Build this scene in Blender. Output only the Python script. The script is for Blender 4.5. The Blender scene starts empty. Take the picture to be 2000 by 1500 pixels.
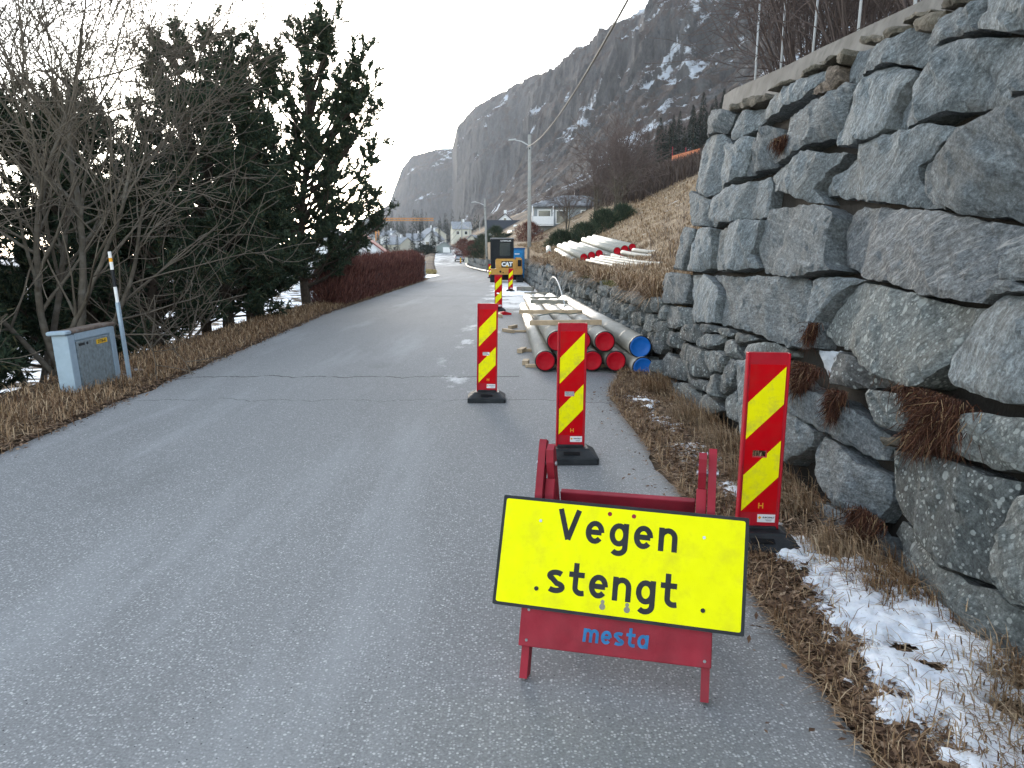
import bpy, math, random
import numpy as np
from mathutils import Vector, Matrix, noise
from mathutils.geometry import delaunay_2d_cdt
R = math.radians
scene = bpy.context.scene
col = scene.collection

# ---------------------------------------------------------------- camera
cam_data = bpy.data.cameras.new('camera')
cam_data.sensor_width = 36.0
cam_data.lens = 27.0
cam_data.clip_start = 0.05
cam_data.clip_end = 20000.0
cam = bpy.data.objects.new('camera', cam_data)
col.objects.link(cam)
cam.location = (0.0, 0.0, 1.62)
cam.rotation_euler = (R(90 - 9.351), 0.0, 0.0)
scene.camera = cam

# ---------------------------------------------------------------- sky, sun, exposure
SUN_EL, SUN_AZ = 11.0, -12.0           # degrees; azimuth from +Y, negative to the left
world = bpy.data.worlds.new('World')
scene.world = world
world.use_nodes = True
wn, wl = world.node_tree.nodes, world.node_tree.links
wn.clear()
w_out = wn.new('ShaderNodeOutputWorld')
w_bg = wn.new('ShaderNodeBackground')
w_sky = wn.new('ShaderNodeTexSky')
w_sky.sky_type = 'NISHITA'
w_sky.sun_disc = False
w_sky.sun_elevation = R(SUN_EL)
w_sky.sun_rotation = R(SUN_AZ)
w_sky.air_density = 1.0
w_sky.dust_density = .7
w_sky.ozone_density = 1.0
w_hs = wn.new('ShaderNodeHueSaturation')
w_hs.inputs['Saturation'].default_value = 0.50
wl.new(w_sky.outputs[0], w_hs.inputs['Color'])
wl.new(w_hs.outputs[0], w_bg.inputs['Color'])
w_bg.inputs['Strength'].default_value = 0.15
wl.new(w_bg.outputs[0], w_out.inputs['Surface'])

sun_data = bpy.data.lights.new('sun', 'SUN')
sun_data.energy = 0.5
sun_data.angle = R(20)
sun_data.color = (1.0, 0.93, 0.84)
sun = bpy.data.objects.new('sun', sun_data)
col.objects.link(sun)
sd = Vector((math.sin(R(SUN_AZ)) * math.cos(R(SUN_EL)), math.cos(R(SUN_AZ)) * math.cos(R(SUN_EL)), math.sin(R(SUN_EL))))
sun.rotation_euler = sd.to_track_quat('Z', 'Y').to_euler()
sun.location = (0, 0, 60)

scene.view_settings.view_transform = 'Standard'
scene.view_settings.look = 'None'
scene.view_settings.gamma = 1.0
scene.view_settings.use_curve_mapping = False
scene.view_settings.exposure = 2.38
scene.render.engine = 'CYCLES'
scene.cycles.use_denoising = True
scene.cycles.max_bounces = 6
scene.cycles.diffuse_bounces = 3
scene.cycles.glossy_bounces = 3
scene.cycles.transparent_max_bounces = 8
scene.cycles.volume_bounces = 0

# ---------------------------------------------------------------- helpers
def tag(o, label=None, cat=None, group=None, kind=None):
    if label: o['label'] = label
    if cat: o['category'] = cat
    if group: o['group'] = group
    if kind: o['kind'] = kind
    return o

def empty(name, loc=(0, 0, 0), rz=0.0, label=None, cat=None, group=None):
    o = bpy.data.objects.new(name, None)
    o.empty_display_size = 0.2
    col.objects.link(o)
    o.location = loc
    o.rotation_euler = (0, 0, rz)
    return tag(o, label, cat, group)

def link_mesh(name, me, mat=None, parent=None, smooth=False):
    if mat is not None and len(me.materials) == 0:
        me.materials.append(mat)
    if smooth:
        me.polygons.foreach_set('use_smooth', np.ones(len(me.polygons), dtype=bool))
    o = bpy.data.objects.new(name, me)
    col.objects.link(o)
    if parent is not None:
        o.parent = parent
    return o

def mesh(name, verts, faces, mat=None, parent=None, smooth=False):
    me = bpy.data.meshes.new(name)
    me.from_pydata([tuple(v) for v in verts], [], faces)
    me.update()
    return link_mesh(name, me, mat, parent, smooth)

def np_mesh(name, V, T, mat=None, parent=None, smooth=False):
    """V (n,3), T (m,3|4) arrays of one face size."""
    V = np.asarray(V, dtype=np.float32); T = np.asarray(T, dtype=np.int32)
    k = T.shape[1]
    me = bpy.data.meshes.new(name)
    me.vertices.add(len(V)); me.vertices.foreach_set('co', V.ravel())
    me.loops.add(T.size); me.loops.foreach_set('vertex_index', T.ravel())
    me.polygons.add(len(T))
    me.polygons.foreach_set('loop_start', np.arange(0, T.size, k, dtype=np.int32))
    me.polygons.foreach_set('loop_total', np.full(len(T), k, dtype=np.int32))
    me.update(calc_edges=True)
    return link_mesh(name, me, mat, parent, smooth)

class MB:
    """collects boxes, tubes, prisms into one mesh"""
    def __init__(self): self.v, self.f = [], []
    def add(self, v, f):
        b = len(self.v); self.v += [tuple(p) for p in v]
        self.f += [tuple(i + b for i in q) for q in f]; return self
    def box(self, c, s, M=None, bev=0.0):
        x, y, z = s[0] / 2, s[1] / 2, s[2] / 2
        if bev <= 0:
            v = [(-x, -y, -z), (x, -y, -z), (x, y, -z), (-x, y, -z), (-x, -y, z), (x, -y, z), (x, y, z), (-x, y, z)]
            f = [(0, 3, 2, 1), (4, 5, 6, 7), (0, 1, 5, 4), (1, 2, 6, 5), (2, 3, 7, 6), (3, 0, 4, 7)]
        else:
            b = bev; v = []; f = []
            def ring(zz, i):
                return [(-x + b + i, -y + i, zz), (x - b - i, -y + i, zz), (x - i, -y + b + i, zz), (x - i, y - b - i, zz),
                        (x - b - i, y - i, zz), (-x + b + i, y - i, zz), (-x + i, y - b - i, zz), (-x + i, -y + b + i, zz)]
            for zz, i in ((-z, b), (-z + b, 0), (z - b, 0), (z, b)): v += ring(zz, i)
            for r_ in range(3):
                for k in range(8):
                    f.append((r_ * 8 + k, r_ * 8 + (k + 1) % 8, r_ * 8 + 8 + (k + 1) % 8, r_ * 8 + 8 + k))
            f.append(tuple(range(7, -1, -1))); f.append(tuple(range(24, 32)))
        c = Vector(c)
        v = [(M @ Vector(p) if M is not None else Vector(p)) + c for p in v]
        return self.add(v, f)
    def bar(self, a, b, w, h=None, up=(0, 0, 1)):
        """square bar from a to b"""
        a, b = Vector(a), Vector(b); h = h or w
        d = (b - a); L = d.length; d.normalize()
        u = Vector(up)
        if abs(d.dot(u)) > .98: u = Vector((0, 1, 0))
        s = d.cross(u).normalized(); t = s.cross(d)
        M = Matrix((s, d, t)).transposed()
        return self.box((a + b) / 2, (w, L, h), M)
    def tube(self, pts, rad, n=8, caps=True):
        pts = [Vector(p) for p in pts]
        rad = rad if hasattr(rad, '__len__') else [rad] * len(pts)
        base = len(self.v); prev = None
        for i, p in enumerate(pts):
            d = (pts[min(i + 1, len(pts) - 1)] - pts[max(i - 1, 0)]).normalized()
            if prev is None:
                u = Vector((0, 0, 1)) if abs(d.z) < .9 else Vector((1, 0, 0))
                s = d.cross(u).normalized()
            else:
                s = (prev - d * prev.dot(d)).normalized()
            prev = s; t = d.cross(s)
            for k in range(n):
                a = 2 * math.pi * k / n
                self.v.append(tuple(p + (s * math.cos(a) + t * math.sin(a)) * rad[i]))
        for i in range(len(pts) - 1):
            for k in range(n):
                self.f.append((base + i * n + k, base + i * n + (k + 1) % n, base + (i + 1) * n + (k + 1) % n, base + (i + 1) * n + k))
        if caps:
            self.f.append(tuple(base + k for k in range(n - 1, -1, -1)))
            self.f.append(tuple(base + (len(pts) - 1) * n + k for k in range(n)))
        return self
    def prism(self, poly, y0, y1, axis='y'):
        """poly of (a,b) pairs extruded along an axis; y: (x,z) pairs, x: (y,z) pairs, z: (x,y) pairs"""
        n = len(poly)
        P = {'y': lambda a, b, t: (a, t, b), 'x': lambda a, b, t: (t, a, b), 'z': lambda a, b, t: (a, b, t)}[axis]
        v = [P(a, b, y0) for a, b in poly] + [P(a, b, y1) for a, b in poly]
        f = [tuple(range(n)), tuple(range(2 * n - 1, n - 1, -1))] + [(i, i + n, (i + 1) % n + n, (i + 1) % n) for i in range(n)]
        return self.add(v, f)
    def build(self, name, mat, parent=None, smooth=False):
        me = bpy.data.meshes.new(name)
        me.from_pydata(self.v, [], self.f); me.update()
        import bmesh
        bm = bmesh.new(); bm.from_mesh(me); bmesh.ops.recalc_face_normals(bm, faces=bm.faces); bm.to_mesh(me); bm.free()
        return link_mesh(name, me, mat, parent, smooth)

def copy_tree(o, parent=None):
    c = o.copy(); col.objects.link(c); c.parent = parent
    for ch in list(o.children): copy_tree(ch, c)
    return c

def text_mesh(name, body, size, mat, parent, M, bold=0.0, width=1.0, shear=0.0, spacing=1.0, extrude=0.0004):
    """flat lettering as mesh, centred on the origin of matrix M (x right, y up, z out of the face)"""
    cu = bpy.data.curves.new(name, 'FONT')
    cu.body = body; cu.size = size; cu.align_x = 'CENTER'; cu.align_y = 'CENTER'
    cu.offset = bold; cu.shear = shear; cu.space_character = spacing; cu.extrude = extrude
    cu.resolution_u = 4
    t = bpy.data.objects.new(name, cu); col.objects.link(t)
    dg = bpy.context.evaluated_depsgraph_get()
    me = bpy.data.meshes.new_from_object(t.evaluated_get(dg))
    bpy.data.objects.remove(t)
    me.materials.clear()
    me.transform(Matrix.Diagonal((width, 1, 1, 1)))
    me.transform(M)
    return link_mesh(name, me, mat, parent)

def arc(cx, cy, rx, ry, a0, a1, n=14):
    return [(cx + rx * math.cos(R(a0 + (a1 - a0) * k / n)), cy + ry * math.sin(R(a0 + (a1 - a0) * k / n))) for k in range(n + 1)]
def glyph(ch, w):
    """strokes of a plain road-sign letter, x-height 1; returns (polylines, advance width)"""
    h = w / 2; r = .41 - h + .0
    if ch == 'V': return [[(h * 1.02, 1.38), (.53, h * .55)], [(.53, h * .55), (1.06 - h * 1.02, 1.38)]], 1.06
    if ch == 'e': return [arc(.41, .5, r, .5 - h, 0, 320, 26), [(h, .5), (.82 - h, .5)]], .82
    if ch == 'g': return [arc(.41, .5, r, .5 - h, 0, 360, 26), [(.82 - h, 1.0), (.82 - h, .0)] + arc(.41, -.03, r, .38 - h, 0, -140, 12)], .82
    if ch == 'n': return [[(h, 0), (h, 1.0)], arc(.40, .58, .40 - h, .42 - h, 180, 0, 14) + [(.80 - h, 0)]], .80
    if ch == 'm': return [[(h, 0), (h, 1.0)], arc(.36, .58, .36 - h, .42 - h, 180, 0, 12) + [(.72 - h, 0)], arc(.36 + .72 - w, .58, .36 - h, .42 - h, 180, 0, 12) + [(1.44 - w - h, 0)]], 1.44 - w
    if ch == 's': return [arc(.37, .74, .31 - h * .2, .26 - h, 35, 250, 14)[:-1] + arc(.37, .27, .33 - h * .2, .27 - h, 80, -145, 14)], .74
    if ch == 't': return [[(.30, 1.38), (.30, .34)] + arc(.56, .34, .26, .34 - h, 180, 275, 8) + [(.70, h * 1.15)], [(0, 1 - h), (.68, 1 - h)]], .70
    if ch == 'a': return [arc(.41, .5, r, .5 - h, 0, 360, 26), [(.82 - h, 1.0), (.82 - h, 0)]], .82
    raise KeyError(ch)
def stroke_text(name, body, xh, w, gap, mat, parent, M, shear=0.0):
    """each letter its own mesh of mitred ribbons, centred on M (x right, y up, z out)"""
    gl = [glyph(c, w) for c in body]; tot = sum(g[1] for g in gl) + gap * (len(gl) - 1)
    x = -tot / 2
    for strokes, adv in gl:
        m = MB()
        for si, pl in enumerate(strokes):
            pl = [Vector((px, py)) for px, py in pl]; n = len(pl); closed = (pl[0] - pl[-1]).length < 1e-4
            L, Rr = [], []
            for i, p in enumerate(pl):
                a = pl[i - 1] if i > 0 else (pl[-2] if closed else p); b = pl[i + 1] if i < n - 1 else (pl[1] if closed else p)
                d1 = (p - a).normalized() if (p - a).length > 1e-6 else None; d2 = (b - p).normalized() if (b - p).length > 1e-6 else None
                d1 = d1 or d2; d2 = d2 or d1
                t = (d1 + d2).normalized(); nn = Vector((-t.y, t.x)); k = min(1.6, 1 / max(.4, nn.dot(Vector((-d1.y, d1.x)))))
                L.append(p + nn * w / 2 * k); Rr.append(p - nn * w / 2 * k)
            z = .0003 + .00012 * si; v = []; f = []
            for q in L + Rr:
                xx, yy = (q.x + x + shear * q.y) * xh, q.y * xh
                v.append(M @ Vector((xx, yy, z)))
            for i in range(n - 1): f.append((i, n + i, n + i + 1, i + 1))
            m.add(v, f)
        me = bpy.data.meshes.new(name); me.from_pydata(m.v, [], m.f); me.update()
        link_mesh(name, me, mat, parent)
        x += adv + gap

# ---------------------------------------------------------------- materials
MATS = {}
def new_mat(name):
    m = bpy.data.materials.new(name); m.use_nodes = True
    nt = m.node_tree; nt.nodes.clear()
    out = nt.nodes.new('ShaderNodeOutputMaterial'); b = nt.nodes.new('ShaderNodeBsdfPrincipled')
    nt.links.new(b.outputs[0], out.inputs[0])
    MATS[name] = m
    return m, nt, b

class N:
    """short node builder"""
    def __init__(self, nt): self.nt = nt
    def __call__(self, kind, **kw):
        n = self.nt.nodes.new('ShaderNode' + kind)
        for k, v in kw.items():
            if k.startswith('_'): setattr(n, k[1:], v)
        return n
    def link(self, a, b): self.nt.links.new(a, b)
    def coord(self, which='Object', scale=(1, 1, 1), rot=(0, 0, 0), loc=(0, 0, 0)):
        t = self('TexCoord'); m = self('Mapping')
        self.link(t.outputs[which], m.inputs[0])
        m.inputs['Scale'].default_value = scale; m.inputs['Rotation'].default_value = rot; m.inputs['Location'].default_value = loc
        return m.outputs[0]
    def pos(self, scale=(1, 1, 1), rot=(0, 0, 0)):
        g = self('NewGeometry'); m = self('Mapping'); self.link(g.outputs['Position'], m.inputs[0])
        m.inputs['Scale'].default_value = scale; m.inputs['Rotation'].default_value = rot
        return m.outputs[0]
    def noise(self, vec, scale, detail=4, rough=.55, dist=0.0):
        n = self('TexNoise'); n.inputs['Scale'].default_value = scale; n.inputs['Detail'].default_value = detail
        n.inputs['Roughness'].default_value = rough; n.inputs['Distortion'].default_value = dist
        if vec is not None: self.link(vec, n.inputs['Vector'])
        return n.outputs['Fac']
    def voro(self, vec, scale, feature='F1', rnd=1.0, out='Distance'):
        n = self('TexVoronoi'); n.feature = feature; n.inputs['Scale'].default_value = scale
        n.inputs['Randomness'].default_value = rnd
        if vec is not None: self.link(vec, n.inputs['Vector'])
        return n.outputs[out]
    def ramp(self, fac, stops, interp='LINEAR'):
        n = self('ValToRGB'); e = n.color_ramp.elements; n.color_ramp.interpolation = interp
        while len(e) < len(stops): e.new(.5)
        for i, (p, c) in enumerate(stops):
            e[i].position = p
            c = c if hasattr(c, '__len__') else (c, c, c)
            e[i].color = (*c, 1)
        self.link(fac, n.inputs[0]); return n.outputs[0]
    def mix(self, fac, a, b, mode='MIX'):
        n = self('MixRGB'); n.blend_type = mode
        for s, x in ((0, fac), (1, a), (2, b)):
            if hasattr(x, 'is_linked') or hasattr(x, 'links'): self.link(x, n.inputs[s])
            elif s == 0: n.inputs[0].default_value = x
            else: n.inputs[s].default_value = (*x, 1) if hasattr(x, '__len__') else (x, x, x, 1)
        return n.outputs[0]
    def math(self, op, a, b=None, clamp=False):
        n = self('Math'); n.operation = op; n.use_clamp = clamp
        for s, x in ((0, a), (1, b)):
            if x is None: continue
            if hasattr(x, 'links'): self.link(x, n.inputs[s])
            else: n.inputs[s].default_value = x
        return n.outputs[0]
    def bump(self, h, strength=.3, dist=.02, normal=None):
        n = self('Bump'); n.inputs['Strength'].default_value = strength; n.inputs['Distance'].default_value = dist
        self.link(h, n.inputs['Height'])
        if normal is not None: self.link(normal, n.inputs['Normal'])
        return n.outputs[0]

def plain(name, c, rough=.6, metal=0.0, var=.12, scale=12.0, dirt=None, bump=.0, spec=.25, coords='Object', dirt_scale=5.0, dirt_amt=.5):
    """painted or raw surface with small mottling, optional dirt"""
    m, nt, b = new_mat(name); n = N(nt)
    v = n.coord(coords)
    f = n.noise(v, scale, 5)
    lo = tuple(x * (1 - var) for x in c); hi = tuple(min(1, x * (1 + var)) for x in c)
    cc = n.ramp(f, [(.3, lo), (.7, hi)])
    if dirt:
        d = n.ramp(n.noise(v, dirt_scale, 7, .65), [(.5, 0), (.72, dirt_amt)])
        cc = n.mix(d, cc, dirt)
    n.link(cc, b.inputs['Base Color'])
    rr = n.ramp(n.noise(v, scale * 1.7, 4), [(.3, max(0, rough - .08)), (.7, min(1, rough + .1))])
    n.link(rr, b.inputs['Roughness'])
    b.inputs['Metallic'].default_value = metal
    b.inputs['Specular IOR Level'].default_value = spec
    if bump: n.link(n.bump(n.noise(v, scale * 3, 5), bump, .01), b.inputs['Normal'])
    return m

# ================================================================ surface materials
def mat_asphalt():
    m, nt, b = new_mat('asphalt'); n = N(nt)
    p = n.pos()
    big = n.noise(n.pos((.7, .16, 1)), 1.0, 5, .55)
    base = n.ramp(big, [(.32, (.178, .179, .172)), (.68, (.255, .258, .250))])
    fine = n.noise(p, 90, 3, .7)
    base = n.mix(.55, base, n.ramp(fine, [(.25, (.085, .087, .092)), (.75, (.34, .345, .35))]))
    # pale worn aggregate
    vo = n('TexVoronoi'); vo.inputs['Scale'].default_value = 84; n.link(p, vo.inputs['Vector'])
    sep = n('SeparateColor'); n.link(vo.outputs['Color'], sep.inputs[0])
    chip = n.math('MULTIPLY', n.ramp(vo.outputs['Distance'], [(.30, 1), (.50, 0)]), n.ramp(sep.outputs[0], [(.38, 0), (.75, 1)]))
    base = n.mix(n.math('MULTIPLY', chip, .72), base, n.mix(sep.outputs[1], (.33, .335, .335), (.60, .60, .59)))
    vo2 = n('TexVoronoi'); vo2.inputs['Scale'].default_value = 46; n.link(p, vo2.inputs['Vector'])
    sep2 = n('SeparateColor'); n.link(vo2.outputs['Color'], sep2.inputs[0])
    chip2 = n.math('MULTIPLY', n.ramp(vo2.outputs['Distance'], [(.18, 1), (.34, 0)]), n.ramp(sep2.outputs[0], [(.92, 0), (.95, 1)]))
    base = n.mix(n.math('MULTIPLY', chip2, .8), base, (.62, .62, .60))
    dark = n.math('MULTIPLY', n.ramp(vo2.outputs['Distance'], [(.08, 1), (.2, 0)]), n.ramp(sep2.outputs[2], [(.965, 0), (.97, 1)]))
    base = n.mix(dark, base, (.015, .015, .016))
    stain = n.ramp(n.noise(n.pos((.9, .35, 1)), .9, 7, .7), [(.58, 0), (.72, .35)])
    base = n.mix(stain, base, (.115, .115, .112))
    pale = n.ramp(n.noise(n.pos((1.1, .13, 1), (0, 0, .06)), 1.0, 6, .6), [(.54, 0), (.70, .5)])
    base = n.mix(pale, base, (.36, .37, .375))
    # thin cracks
    g = n('NewGeometry'); xyz = n('SeparateXYZ'); n.link(g.outputs['Position'], xyz.inputs[0])
    wob = n.noise(n.pos((1.6, .0, 1)), 1.0, 5, .6)
    def crack(y0, amp, w):
        yy = n.math('ADD', xyz.outputs[1], n.math('MULTIPLY', wob, amp))
        return n.math('LESS_THAN', n.math('ABSOLUTE', n.math('SUBTRACT', yy, y0)), w)
    cr = n.math('MAXIMUM', n.math('MULTIPLY', crack(10.9, .9, .022), n.math('LESS_THAN', xyz.outputs[0], .1)), n.math('MAXIMUM', crack(33.2, .6, .06), crack(9.15, .9, .008)))
    cr = n.math('MULTIPLY', cr, n.ramp(n.noise(p, 2.1, 3), [(.36, .1), (.46, .9)]))
    base = n.mix(cr, base, (.022, .021, .02))
    # packed snow and grit on the closed half further off
    sx = n.math('ADD', xyz.outputs[0], n.math('MULTIPLY', xyz.outputs[1], .022))
    side = n('MapRange'); n.link(sx, side.inputs[0]); side.inputs[1].default_value = -1.15; side.inputs[2].default_value = .25
    far = n('MapRange'); n.link(xyz.outputs[1], far.inputs[0]); far.inputs[1].default_value = 17; far.inputs[2].default_value = 26
    far2 = n('MapRange'); n.link(xyz.outputs[1], far2.inputs[0]); far2.inputs[1].default_value = 62; far2.inputs[2].default_value = 75; far2.inputs[3].default_value = 1; far2.inputs[4].default_value = 0
    msk = n.math('MULTIPLY', n.math('MULTIPLY', side.outputs[0], far.outputs[0]), far2.outputs[0])
    sn = n.ramp(n.math('ADD', n.noise(n.pos((1.2, .6, 1)), 1.0, 7, .68), n.math('MULTIPLY', msk, .42)), [(.80, 0), (.90, .9)])
    end = n('MapRange'); n.link(xyz.outputs[1], end.inputs[0]); end.inputs[1].default_value = 118; end.inputs[2].default_value = 140
    sn2 = n.math('MULTIPLY', n.ramp(n.noise(n.pos((.5, .12, 1)), 1.0, 6, .65), [(.42, 0), (.58, .75)]), end.outputs[0])
    near = n('MapRange'); n.link(xyz.outputs[0], near.inputs[0]); near.inputs[1].default_value = -1.25; near.inputs[2].default_value = -.9
    near_r = n.math('LESS_THAN', xyz.outputs[0], -.25)
    ny = n.math('MULTIPLY', n.math('GREATER_THAN', xyz.outputs[1], 9.2), n.math('LESS_THAN', xyz.outputs[1], 24))
    ice = n.math('MULTIPLY', n.math('MULTIPLY', n.math('MULTIPLY', near.outputs[0], near_r), ny), n.ramp(n.noise(n.pos((1.5, .5, 1)), 1.1, 7, .7), [(.54, 0), (.62, .7)]))
    snow = n.math('MAXIMUM', n.math('MAXIMUM', sn, sn2), ice)
    base = n.mix(snow, base, n.mix(n.noise(p, 6, 5), (.50, .49, .47), (.80, .81, .82)))
    n.link(base, b.inputs['Base Color'])
    n.link(n.ramp(n.noise(p, 30, 3), [(.3, .85), (.7, 1.0)]), b.inputs['Roughness'])
    b.inputs['Specular IOR Level'].default_value = .12
    h = n.math('ADD', n.math('MULTIPLY', fine, .6), n.math('MULTIPLY', chip, .5))
    n.link(n.bump(h, .55, .006), b.inputs['Normal'])
    return m

def mat_ground():
    m, nt, b = new_mat('ground'); n = N(nt)
    p = n.pos(); g = n('NewGeometry'); xyz = n('SeparateXYZ'); n.link(g.outputs['Position'], xyz.inputs[0])
    straw = n.ramp(n.noise(n.pos((1, 1, 2.5)), 1.3, 8, .7), [(.25, (.11, .075, .048)), (.5, (.27, .195, .12)), (.75, (.38, .295, .195))])
    fine = n.ramp(n.noise(n.pos((8, 8, 3)), 3.0, 6, .75), [(.3, .45), (.7, 1.25)])
    straw = n.mix(1.0, straw, fine, 'MULTIPLY')
    litter = n.ramp(n.noise(p, 14, 8, .75), [(.3, (.022, .016, .011)), (.55, (.07, .046, .028)), (.75, (.15, .105, .065))])
    # litter and soil close to the road, straw on the hillside
    hill = n('MapRange'); n.link(xyz.outputs[2], hill.inputs[0]); hill.inputs[1].default_value = .5; hill.inputs[2].default_value = 1.0
    c = n.mix(hill.outputs[0], litter, straw)
    scrub = n.ramp(n.noise(p, .035, 5, .6), [(.45, 0), (.6, 1)])
    farm = n('MapRange'); n.link(xyz.outputs[1], farm.inputs[0]); farm.inputs[1].default_value = 70; farm.inputs[2].default_value = 140
    c = n.mix(n.math('MULTIPLY', farm.outputs[0], n.math('ADD', scrub, .35, True)), c, (.055, .040, .032))
    # snow: lies in patches on the low ground left of the road and thinly on the hillside
    left = n('MapRange'); n.link(xyz.outputs[2], left.inputs[0]); left.inputs[1].default_value = -.2; left.inputs[2].default_value = -1.1
    s1 = n.ramp(n.math('ADD', n.noise(p, .8, 7, .65), n.math('MULTIPLY', left.outputs[0], .20)), [(.66, 0), (.72, 1)])
    s2 = n.math('MULTIPLY', n.ramp(n.noise(n.pos((.5, 1.4, 1)), .55, 7, .66), [(.66, 0), (.69, .9)]), hill.outputs[0])
    s = n.math('MAXIMUM', s1, s2)
    c = n.mix(s, c, (.80, .82, .85))
    n.link(c, b.inputs['Base Color']); b.inputs['Roughness'].default_value = .95
    b.inputs['Specular IOR Level'].default_value = .15
    n.link(n.bump(n.noise(p, 12, 8, .7), .8, .05), b.inputs['Normal'])
    return m

def mat_mountain():
    m, nt, b = new_mat('mountain_rock'); n = N(nt)
    g = n('NewGeometry'); xyz = n('SeparateXYZ'); n.link(g.outputs['Position'], xyz.inputs[0])
    nz = n('SeparateXYZ'); n.link(g.outputs['Normal'], nz.inputs[0])
    p = n.pos()
    rock = n.ramp(n.noise(n.pos((.03, .03, .017)), 1.0, 10, .74), [(.36, (.022, .024, .029)), (.5, (.062, .065, .071)), (.66, (.125, .126, .13))])
    rock = n.mix(.55, rock, n.ramp(n.noise(n.pos((.15, .15, .085)), 1.0, 9, .8), [(.40, (.012, .013, .016)), (.62, (.15, .15, .152))]))
    heath = n.ramp(n.noise(p, .09, 10, .78), [(.34, (.040, .029, .025)), (.5, (.088, .064, .053)), (.68, (.13, .115, .106))])
    scree = n.ramp(n.noise(n.pos((.012, .06, .05), (0, .35, .35)), 1.0, 10, .75), [(.50, 0), (.58, 1)])
    heath = n.mix(n.math('MULTIPLY', scree, .8), heath, n.ramp(n.noise(p, .3, 6, .8), [(.4, (.05, .052, .054)), (.62, (.17, .172, .175))]))
    flat = n.ramp(n.math('ADD', nz.outputs[2], n.math('MULTIPLY', n.math('SUBTRACT', n.noise(p, .03, 6, .7), .5), .5)), [(.36, .15), (.60, 1)])
    c = n.mix(flat, rock, heath)
    hi = n('MapRange'); n.link(xyz.outputs[2], hi.inputs[0]); hi.inputs[1].default_value = 90; hi.inputs[2].default_value = 330
    rt = n('MapRange'); n.link(n.math('ADD', xyz.outputs[0], n.math('MULTIPLY', xyz.outputs[1], -.05)), rt.inputs[0]); rt.inputs[1].default_value = 20; rt.inputs[2].default_value = 200
    sm = n.math('ADD', n.math('MULTIPLY', n.noise(p, .011, 5, .6), .75), n.math('MULTIPLY', n.noise(n.pos((.06, .06, .12)), 1.0, 8, .8), .42))
    sm = n.math('ADD', sm, n.math('ADD', n.math('MULTIPLY', hi.outputs[0], .03), n.math('MULTIPLY', rt.outputs[0], .13)))
    sm = n.math('ADD', sm, n.math('MULTIPLY', n.math('SUBTRACT', nz.outputs[2], .6), .16))
    s = n.ramp(sm, [(.690, 0), (.735, 1)])
    c = n.mix(s, c, (.62, .67, .74))
    n.link(c, b.inputs['Base Color']); b.inputs['Roughness'].default_value = .95; b.inputs['Specular IOR Level'].default_value = .1
    hgt = n.math('ADD', n.noise(n.pos((.09, .09, .03)), 1.0, 10, .8), n.math('MULTIPLY', n.noise(p, .35, 7, .75), .4))
    n.link(n.bump(hgt, .9, 7.0), b.inputs['Normal'])
    return m

M_ASPHALT, M_GROUND, M_MOUNTAIN = mat_asphalt(), mat_ground(), mat_mountain()

# ================================================================ the lie of the land
def itp(y, pts):
    return np.interp(y, [p[0] for p in pts], [p[1] for p in pts])
LEFT_EDGE = [(-10, -3.6), (0, -3.9), (6.4, -4.36), (23, -5.52), (59, -6.4), (80, -7.8), (110, -10.8), (150, -15), (200, -19.5), (300, -30), (3000, -300)]
RIGHT_EDGE = [(-10, 1.25), (9, 1.17), (11, 1.6), (14, 1.75), (42, 1.15), (58, .75), (75, -1.1), (90, -3.1), (120, -6.1), (150, -9.1), (200, -12.8), (300, -22), (3000, -280)]
WALL_FOOT = [(-10, 2.03), (10, 2.03), (42, 1.28), (58, .9), (75, -.9), (90, -2.9), (120, -5.9), (150, -8.9), (200, -12.5), (300, -21), (3000, -270)]
ROAD_Z = [(-10, 0), (100, 0), (130, .3), (150, .8), (200, 3.2), (260, 5), (400, 8), (3000, 12)]
WALL_H = [(0, 1.0), (10, 1.0), (42, 1.38), (60, 1.5), (150, 1.3), (260, .6), (3000, 0)]
def xl(y): return itp(y, LEFT_EDGE)
def xr(y): return itp(y, RIGHT_EDGE)
def xw(y): return itp(y, WALL_FOOT)
def zr(y): return itp(y, ROAD_Z)
def terrain(x, y):
    x = np.asarray(x, float); y = np.asarray(y, float)
    base = zr(y)
    dl = xl(y) - x; d = x - xw(y)
    floor = itp(y, [(0, -2.4), (45, -2.2), (70, -1.2), (200, -1.0), (3000, 0)])
    left = np.where(dl < 1.3, .02 + .05 * np.clip(dl, 0, 1.3), .085 - .42 * (dl - 1.3))
    left = np.maximum(left, floor) - np.clip(dl - 40, 0, 200) * .05
    hill = itp(y, WALL_H) + .12 * np.clip(d, 0, 3) + .5 * np.clip(d - 3, 0, 10) + .34 * np.clip(d - 13, 0, 150) + .03 * np.clip(y - 30, 0, 90)
    right = np.where(d < .24, -.04, hill)
    right = np.where(y < 10.42, np.where(d < .78, -.04, 3.2 + .15 * np.clip(d - 1, 0, 40)), right)
    corr = np.where(y > 70, -.25, -.04)
    verge = np.clip((x - xr(y)) / .25, 0, 1) * .06
    z = np.where(dl > 0, left, np.where(d >= 0, right, corr + verge))
    wob = .05 * np.sin(x * 1.7 + y * .9) * np.sin(y * 1.3 - x * .6)
    z = z + np.where((dl > 1.4) | (d > .5), wob, 0)
    return base + z

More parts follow.
